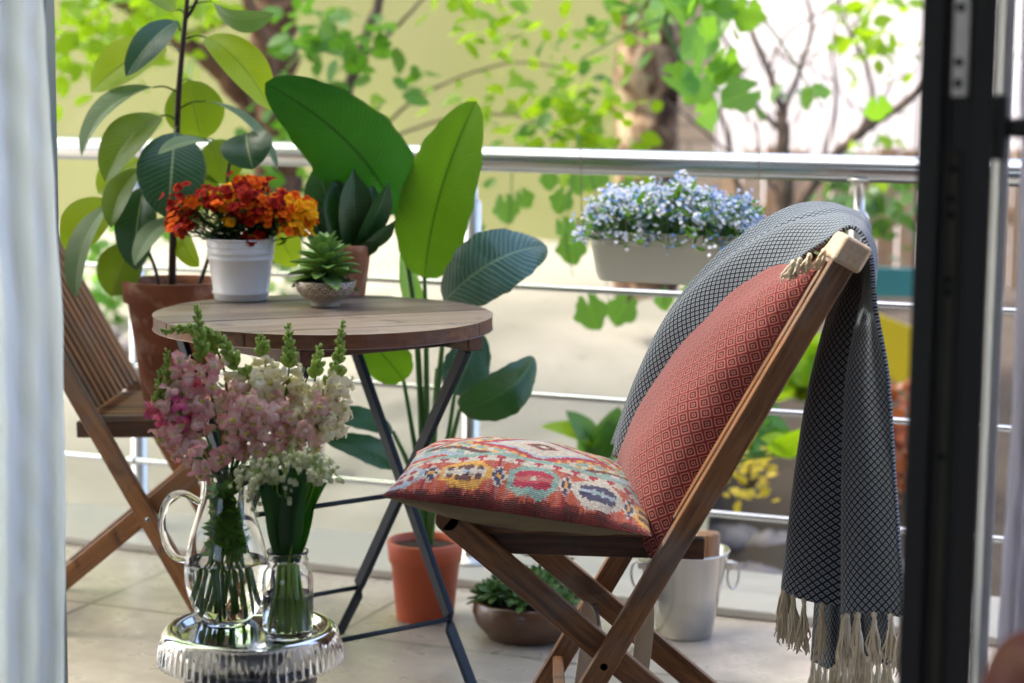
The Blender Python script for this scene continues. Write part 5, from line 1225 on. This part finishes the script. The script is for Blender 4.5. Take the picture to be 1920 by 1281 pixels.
tree('slender_tree', 'slender dark stemmed tree leaning across the green wall', (P(640, 300, 6.4)[0], 6.4, 0),
     ([(600, 420), (632, 250), (655, 160), (690, 60), (725, -60), (740, -260)], 6.4, 26, 16),
     [([(668, 120), (735, 60), (800, -10), (850, -60)], 6.4, 9, 4), ([(700, 265), (760, 200), (850, 150), (960, 118), (1060, 128)], 6.6, 7, 3), ([(700, 270), (830, 225), (950, 215), (1010, 235), (1045, 280)], 6.7, 6, 4), ([(655, 160), (600, 170), (560, 190)], 6.4, 8, 3)],
     [[(930, 20, 70, 25, 34, 6.2, .2), (950, 60, 30, 20, 8, 6.2, .2), (870, 15, 30, 25, 10, 6.2, .2), (980, 120, 110, 40, 22, 6.4, .3), (1010, 190, 120, 50, 34, 6.4, .3), (1090, 225, 90, 45, 50, 6.4, .3), (1140, 150, 50, 60, 28, 6.4, .3), (1040, 170, 80, 60, 30, 6.6, .3), (930, 210, 40, 30, 6, 6.4, .2), (850, 225, 60, 30, 10, 6.4, .2), (760, 230, 60, 20, 10, 6.4, .2), (1160, 262, 60, 16, 26, 6.4, .3), (1090, 60, 60, 50, 14, 6.5, .3)],
      [(690, 80, 80, 50, 24, 6.2, .2), (740, 170, 40, 30, 9, 6.2, .2), (1090, 190, 60, 50, 22, 6.3, .2), (1120, 80, 50, 40, 14, 6.3, .2), (960, 255, 90, 22, 14, 6.4, .2), (600, 120, 50, 30, 12, 6.2, .2), (780, 330, 20, 30, 4, 6.4, .2)]], 7, M_bk_g, [M_gl1, M_gl2], .068, 23)
# mottled trunk and brick pillar
def mott():
    q = NT('mottled_bark'); n = q.noise(7, q.mapped((1, 1, .6)), 5, 1.6); c = q.ramp(n, [(.42, lin(66, 44, 32)), (.50, lin(112, 82, 58)), (.57, lin(164, 136, 106)), (.7, lin(196, 174, 144))], 'LINEAR'); q.B(col=c, rough=.85); q.bump(n, .6, .02); return q.m
t3 = thing('mottled_tree', 'thick mottled beige and brown tree trunk right of the green wall', 'tree', (P(1215, 400, 7.6)[0], 7.6, 0))
limb(t3, t3.location, 'trunk', [(1218, 560), (1216, 300), (1214, 150), (1210, 0), (1200, -300)], 7.6, 124, 104, mott(), 20)
rs = np.random.RandomState(4); m = MB(); scatter(m, 'oval', blobs([(1190, 0, 70, 24, 20, 7.0, .2), (1150, 110, 24, 50, 9, 7.1, .2)], rs), .09, rs); rel(m, t3.location).obj('crown', M_gl2, t3)
def brick():
    q = NT('pale_brick'); br = q.n('TexBrick', {'Vector': q.mapped((1, 1, 1), 'Object', (math.radians(90), 0, 0)), 'Scale': 1., 'Brick Width': .22, 'Row Height': .075, 'Mortar Size': .008, 'Color1': lin(206, 178, 152), 'Color2': lin(190, 160, 134), 'Mortar': lin(160, 140, 120)})
    q.B(col=br.outputs[0], rough=.85); return q.m
c = P(1288, 300, 8.8); o = MB().box((0, 0, 0), (.11, .12, 1.6)).obj('brick_pillar', brick(), smooth=False, bevel=.004); o.location = (c[0], 8.8, 1.1); tag(o, 'pale brick gate pillar beside the mottled tree trunk', 'pillar')
# big drooping vine leaves close beyond the railing
t4 = thing('fig_branch', 'drooping branch of broad green fig leaves hanging over the railing top', 'tree', tuple(P(1350, -150, 5.8)))
for l in (([(1480, -300), (1340, -60), (1250, 30), (1300, 140), (1420, 200)], 5.8, 12, 4), ([(1250, 30), (1180, 60), (1090, 110)], 5.8, 6, 3), ([(1340, -60), (1450, 60), (1540, 200)], 5.9, 7, 3)): limb(t4, t4.location, 'branch', *l, M_stalk)
rs = np.random.RandomState(9); m = MB(); scatter(m, 'lobed', blobs([(1335, 40, 50, 36, 9, 5.7, .2), (1365, 140, 36, 36, 9, 5.7, .2), (1290, 30, 60, 30, 6, 5.8, .2), (1540, 205, 16, 12, 3, 5.7, .05), (1290, -10, 120, 24, 15, 5.7, .2)], rs, 3, .05), .11, rs, .5, (0, -.9, 0)); rel(m, t4.location).obj('leaves', gleaf('fig_leaf', lin(84, 136, 50), lin(120, 160, 80), lin(150, 205, 50)), t4)
t5 = thing('grape_vine', 'hanging vine shoots with lobed leaves below the handrail beside the planter', 'vine', tuple(P(1075, 330, 5.2)))
for l in (([(1085, 250), (1070, 360), (1062, 450), (1075, 520)], 5.2, 3, 2), ([(1085, 250), (1130, 420), (1140, 560)], 5.25, 3, 2), ([(960, 300), (958, 380), (950, 430)], 5.6, 3, 2), ([(1240, 420), (1248, 520), (1245, 575)], 5.3, 3, 2)): limb(t5, t5.location, 'shoot', *l, M_stalk, 6)
m = MB(); V, Fc, UV = TPL['lobed']
for (x, y, sz, Y, an, tl) in ((1072, 470, 78, 5.2, -85, .3), (1052, 380, 62, 5.25, -110, .4), (1110, 590, 88, 5.2, -70, .2), (1165, 585, 80, 5.3, -120, .3), (1245, 565, 52, 5.3, -80, .3), (950, 395, 70, 5.6, -80, .3), (985, 375, 50, 5.7, -60, .6), (1062, 430, 56, 5.3, -60, .5), (1085, 345, 60, 5.4, -100, .6), (1180, 360, 60, 5.5, -60, .6), (1120, 335, 60, 5.6, -120, .7), (1030, 340, 50, 5.6, -90, .7), (1290, 560, 60, 5.5, -100, .4), (895, 430, 40, 5.7, -90, .5)):
    c = P(x, y, Y); a = math.radians(an); d = nrm([math.cos(a), -.15, math.sin(a)]); n_ = nrm(np.array([.2 * math.sin(x), -1, tl]) - d * np.dot([.2 * math.sin(x), -1, tl], d)); s_ = np.cross(n_, d); S_ = sz * Y / FPX * .82
    m.add([c - d * S_ * .35 + S_ * (v[0] * d + v[1] * s_ + v[2] * n_) for v in V], Fc, UV)
rel(m, t5.location).obj('leaves', gleaf('vine_leaf', lin(70, 120, 54), lin(104, 146, 66), lin(140, 195, 60), .45), t5)
# small bare-limbed tree at the right with loose foliage
def RT_():
    Y = 7.4
    limbs = [([(1470, 220), (1440, 130), (1405, 50), (1372, -40)], Y, 15, 8), ([(1466, 215), (1500, 130), (1522, 40), (1490, -60)], Y, 12, 6), ([(1468, 250), (1402, 180), (1372, 100), (1330, 20), (1300, -60)], Y, 11, 5),
             ([(1482, 420), (1540, 320), (1620, 245), (1700, 190), (1800, 100)], Y - .3, 24, 14), ([(1568, 292), (1628, 215), (1628, 130), (1588, 50), (1560, -60)], Y - .3, 11, 6), ([(1628, 130), (1600, 60), (1640, -20)], Y - .3, 6, 4), ([(1400, 420), (1370, 290), (1350, 210), (1296, 160)], Y + .1, 13, 5),
             ([(1370, 290), (1290, 220), (1240, 180)], Y, 6, 3), ([(1440, 130), (1480, 60), (1560, 10), (1600, -40)], Y, 6, 3), ([(1500, 130), (1450, 90), (1410, 30)], Y, 5, 3), ([(1628, 215), (1580, 180), (1570, 100)], Y, 4, 2), ([(1540, 320), (1565, 200), (1560, 90), (1575, 0)], Y + .2, 7, 4), ([(1620, 245), (1670, 160), (1720, 130)], Y, 5, 3), ([(1475, 380), (1430, 320), (1420, 250), (1390, 200)], Y, 8, 3)]
    limbs += [([(x0, y0), (x0 + dx * .5, y0 + dy * .5 + 10), (x0 + dx, y0 + dy)], Y + .1 * (k % 5), 4, 2) for k, (x0, y0, dx, dy) in enumerate([(1405, 50, 60, -40), (1372, 100, -50, -30), (1500, 130, 50, -60), (1440, 160, 30, -70), (1588, 50, 60, -60), (1460, 240, 60, -50), (1350, 210, 40, -90), (1600, 100, 60, -50), (1520, 60, 40, -60), (1560, 150, -50, -40), (1430, 320, -60, -40), (1372, 150, 60, -60)])]
    return tree('crooked_tree', 'crooked bare limbed tree with sparse leaves in front of the pale house', (P(1475, 480, Y)[0], Y, 0), ([(1478, 560), (1476, 420), (1470, 300), (1466, 205)], Y, 44, 22), limbs,
         [[(1650, 40, 70, 50, 60, 6.8, .3), (1690, 110, 30, 30, 16, 6.8, .3), (1630, 285, 50, 16, 12, 6.9, .3)], [(1650, 370, 80, 45, 110, 7, .4), (1600, 390, 50, 40, 40, 7, .3), (1450, 180, 60, 60, 8, 7.0, .3)]], Y, M_bk_g, [M_gl1, M_gl3], .075, 41)
RT_()
# fences and the pale house behind
M_tan = wood('tan_fence_board', lin(150, 112, 78), lin(206, 170, 130), 'Z', .8, .4)
fz = thing('board_fence', 'tan vertical board fence behind the crooked tree', 'fence', tuple(P(1500, 560, 9.6)))
m = MB(); x0, x1 = P(1262, 400, 9.6)[0], P(1960, 400, 9.4)[0]; n = int((x1 - x0) / .105)
for k in range(n):
    x = lerp(x0, x1, k / n); h = P(1400, 285, 9.6)[2] + .03 * math.sin(k * 5.1); m.box((x + .05, 9.6 + .01 * (k % 2), (h - .6) / 2 - .0), (.0475, .011, (h + .6) / 2))
rel(m, fz.location).obj('boards', M_tan, fz, smooth=False)
for zz in (.0, .5): rel(MB().box(((x0 + x1) / 2, 9.64, zz), ((x1 - x0) / 2, .02, .04)), fz.location).obj('rail', M_tan, fz)
hs = thing('white_house', 'pale sunlit house wall far behind the crooked tree', 'building', (4.2, 14, -1.6))
hs.rotation_euler = (0, 0, math.radians(-28)); m = MB().box((4.6, 14.0, 2.6), (5.5, .15, 4.2)); rel(m, hs.location).obj('wall', simple('pinkish_white_render', lin(236, 228, 228), .85, .03, .8), hs, smooth=False)
bf = thing('bar_fence', 'thin pale upright bar fence in front of the white house', 'fence', tuple(P(1620, 320, 11.5)))
for k in range(46): rel(MB().tube([(1.1 + k * .075, 11.5, .35), (1.1 + k * .075, 11.5, 1.35)], .011, 6), bf.location).obj('bar', simple('pale_grey_bar', lin(196, 190, 192), .5, .05), bf) if k == 0 else None
b0 = [o_ for o_ in bf.children][0]
for k in range(1, 46):
    c_ = b0.copy(); COL.objects.link(c_); c_.parent = bf; c_.location = (k * .075, 0, 0)
for zz in (.4, 1.3): rel(MB().tube([(1.05, 11.48, zz), (4.6, 11.48, zz)], .014, 6), bf.location).obj('fence_rail', b0.data.materials[0], bf)
# soil bed on the right with boulders, plants and the coloured panel
G = []; rs = np.random.RandomState(3)
for i in range(30):
    G.append([rp(lerp(lerp(.30, -.96, i / 29), 7, (j / 39) ** 1.5), lerp(.35, 5.1, i / 29), lerp(-.32, .2, sm(i / 29)) + rs.normal(0, .015)) for j in range(40)])
struct(MB().grid(G).obj('soil_bank', simple('brown_soil', lin(62, 52, 42), .95, .4, 6, bump=1, bscale=25)))
def bankhit(px, py, lo=-.25, hi=.34):
    for Y in np.linspace(4.7, 10, 400):
        q = P(px, py, Y); o = (q - RL) @ N_
        if o > .35 and q[2] < lerp(lo, hi, sm((o - .35) / 4.6)): return q
    return P(px, py, 9.5)
M_rock = simple('grey_purple_rock', lin(132, 124, 124), .9, .35, 5, bump=.6, bscale=14)
RK = [(1370, 1000, 90, 'dark flat boulder at the balcony edge left of the throw fringe'), (1450, 1010, 80, 'grey boulder just left of the hanging throw'), (1400, 1075, 110, 'wide pale boulder low against the kerb left of the throw'), (1690, 1060, 70, 'grey rock between the throw and the black door'), (1500, 1080, 70, 'small dark rock half hidden by the hanging throw'), (1560, 1000, 90, 'rock behind the hanging throw'), (195, 620, 46, 'pale stone left of the big terracotta pot'), (240, 640, 40, 'round stone behind the big terracotta pot'), (150, 610, 36, 'small pale stone beside the white curtain'),]
for k, (x, y, w_, lab) in enumerate(RK):
    c = bankhit(x, y + w_ * .2, -.32, .2) if x > 1300 else bankhit(x, y + 10); R = w_ / 2 * c[1] / FPX * 1.15; m = MB(); G = []
    for i in range(13):
        ph = math.pi * i / 12; G.append([R * (1 + .14 * math.sin(3 * th + k * 2) * math.sin(2 * ph + k) + .08 * math.sin(7 * th + 3 * ph)) * np.array([1.25 * math.sin(ph) * math.cos(th), .9 * math.sin(ph) * math.sin(th), .62 * math.cos(ph)]) for th in np.linspace(0, 2 * math.pi, 22, endpoint=False)])
    o = m.grid(G, closed=True).obj('boulder', M_rock); o.location = tuple(c); tag(o, lab, 'rock', 'rocks on the garden bank')
def shrub(name, lab, x, y, rx, ry, n, size, mat, kind='oval', seed=1, Y=None, dY=.25):
    c = P(x, y, Y) if Y else bankhit(x, y + ry); Y = c[1]; loc = (c[0], Y, P(x, y + ry, Y)[2]); t = thing(name, lab, 'shrub', loc); rs = np.random.RandomState(seed)
    m = MB(); scatter(m, kind, blobs([(x, y, rx, ry, n, Y, dY)], rs, 4, .03), size, rs, -.1, (0, -.3, 0)); rel(m, loc).obj('foliage', mat, t)
    m = MB()
    for k in range(7): m.tube([np.array(loc), P(x + rx * .7 * math.sin(k * 2.1), y + ry * .2 * math.cos(k), Y + .1 * math.cos(k * 3))], (.008, .003), 5)
    rel(m, loc).obj('stems', M_bk_g, t)
M_red = gleaf('russet_leaf', lin(140, 70, 40), lin(176, 110, 60), lin(200, 110, 50), .3); M_yel = gleaf('golden_leaf', lin(180, 160, 30), lin(210, 180, 40), lin(230, 210, 50), .4)
shrub('golden_shrub', 'golden yellow shrub seen between the chair post and the throw', 1405, 880, 36, 40, 90, .032, M_yel, seed=3, Y=5.5)
shrub('dark_shrub', 'dark green shrub behind the chair post below the throw', 1390, 800, 50, 60, 200, .06, M_gl2, seed=4, Y=5.9)
shrub('russet_shrub', 'russet leaved shrub between the throw and the black door', 1680, 830, 60, 90, 260, .06, M_red, seed=5, Y=6.2)
shrub('bright_shrub', 'light green broad leaved shrub right of the chair post', 1500, 690, 60, 50, 60, .13, M_gl1, 'lobed', seed=6, Y=6.4)
shrub('low_shrub', 'small green shrub at the foot of the garden wall by the rubber plant', 215, 540, 45, 45, 70, .08, M_gl2, seed=8)
shrub('wall_shrub', 'low green shrub at the wall foot behind the left railing bars', 560, 500, 60, 40, 90, .07, M_gl3, seed=9)
# broad leaved plant behind the kilim cushion
def hosta():
    Y = 5.0; loc = tuple(P(1110, 900, Y)); t = thing('broad_leaf_plant', 'pale broad leaved plant beyond the railing behind the kilim cushion', 'plant', loc)
    for b, tp, w_, roll, mt in (((1140, 850), (1012, 800), 46, 40, M_gl1), ((1130, 850), (1160, 762), 70, 10, M_gl3), ((1110, 860), (1060, 770), 60, 40, M_gl3), ((1110, 870), (1148, 778), 52, 25, M_gl2), ((1150, 860), (1230, 790), 50, 30, M_gl2), ((1480, 850), (1425, 822), 44, 40, M_gl1), ((1440, 845), (1520, 800), 60, 35, M_gl1), ((1100, 860), (1085, 800), 40, 20, M_gl2)):
        m = MB(); PL(m, b, tp, w_, Y, Y - .05, roll, 10, 4, bend=.18, fold=.1); o = rel(m, loc).obj('leaf', mt, t)
        rel(MB().tube([np.array(loc), P(b[0], b[1], Y)], .004, 6), loc).obj('leaf_stalk', M_stalk, o)
hosta()
# coloured panel
def panel():
    Y = 7.2; loc = tuple(P(1660, 640, Y)); t = thing('play_panel', 'yellow and teal painted garden play panel behind the throw', 'play panel', loc)
    def poly(pts, nm, c, dy):
        m = MB(); f = [P(x, y, Y + dy) for x, y in pts]; b = [q + [0, .03, 0] for q in f]; n = len(pts); m.add(f + b, [list(range(n)), list(range(n, 2 * n))[::-1]] + [[i, i + n, (i + 1) % n + n, (i + 1) % n] for i in range(n)]); rel(m, loc).obj(nm, simple('painted_' + nm, c, .5, .08, 6), t, smooth=False, bevel=.004)
    poly([(1625, 580), (1700, 610), (1760, 620), (1740, 760), (1640, 690), (1610, 660)], 'yellow_board', lin(226, 190, 20), 0)
    poly([(1600, 500), (1740, 505), (1750, 560), (1600, 556)], 'teal_board', lin(60, 132, 132), .05)
    poly([(1610, 690), (1740, 762), (1750, 800), (1600, 730)], 'green_board', lin(90, 130, 100), .06)
    for x in (1630, 1735): rel(MB().tube([P(x, 470, Y + .12), P(x, 960, Y + .12)], .02, 10), loc).obj('post', M_bk_g, t)
panel()
# lantern on the bank
def lantern():
    c = bankhit(580, 884); s = c[1] / FPX; loc = tuple(c); t = thing('garden_lantern', 'old metal garden lantern standing on the concrete bank behind the snapdragons', 'lantern', loc)
    mt = simple('aged_bronze', lin(112, 96, 78), .5, .2, 20, metal=.5); h = 118 * s; R = 33 * s
    MB().lathe([(0, 0), (R * .8, 0), (R * .85, h * .06), (R * .6, h * .09), (0, h * .1)], (0, 0, 0), 6).obj('base', mt, t, smooth=False)
    for k in range(6): a = k * math.pi / 3; MB().tube([(R * .62 * math.cos(a), R * .62 * math.sin(a), h * .08), (R * .85 * math.cos(a), R * .85 * math.sin(a), h * .62)], .0035, 6).obj('frame_bar', mt, t)
    MB().lathe([(R * .58, h * .09), (R * .8, h * .61)], (0, 0, 0), 6).obj('glass', NT('lantern_glass').B(col=(.9, .9, .88, 1), trans=.8, rough=.1).m, t, smooth=False, solid=.002)
    MB().lathe([(R * 1.05, h * .6), (R * .95, h * .68), (R * .4, h * .84), (R * .12, h * .9), (0, h * .9)], (0, 0, 0), 6).obj('roof', mt, t, smooth=False)
    MB().tube([(R * .25 * math.sin(a), 0, h * .93 + R * .25 * math.cos(a)) for a in np.linspace(0, 6.28, 20)], .003, 6, caps=False).obj('ring', mt, t)
lantern()
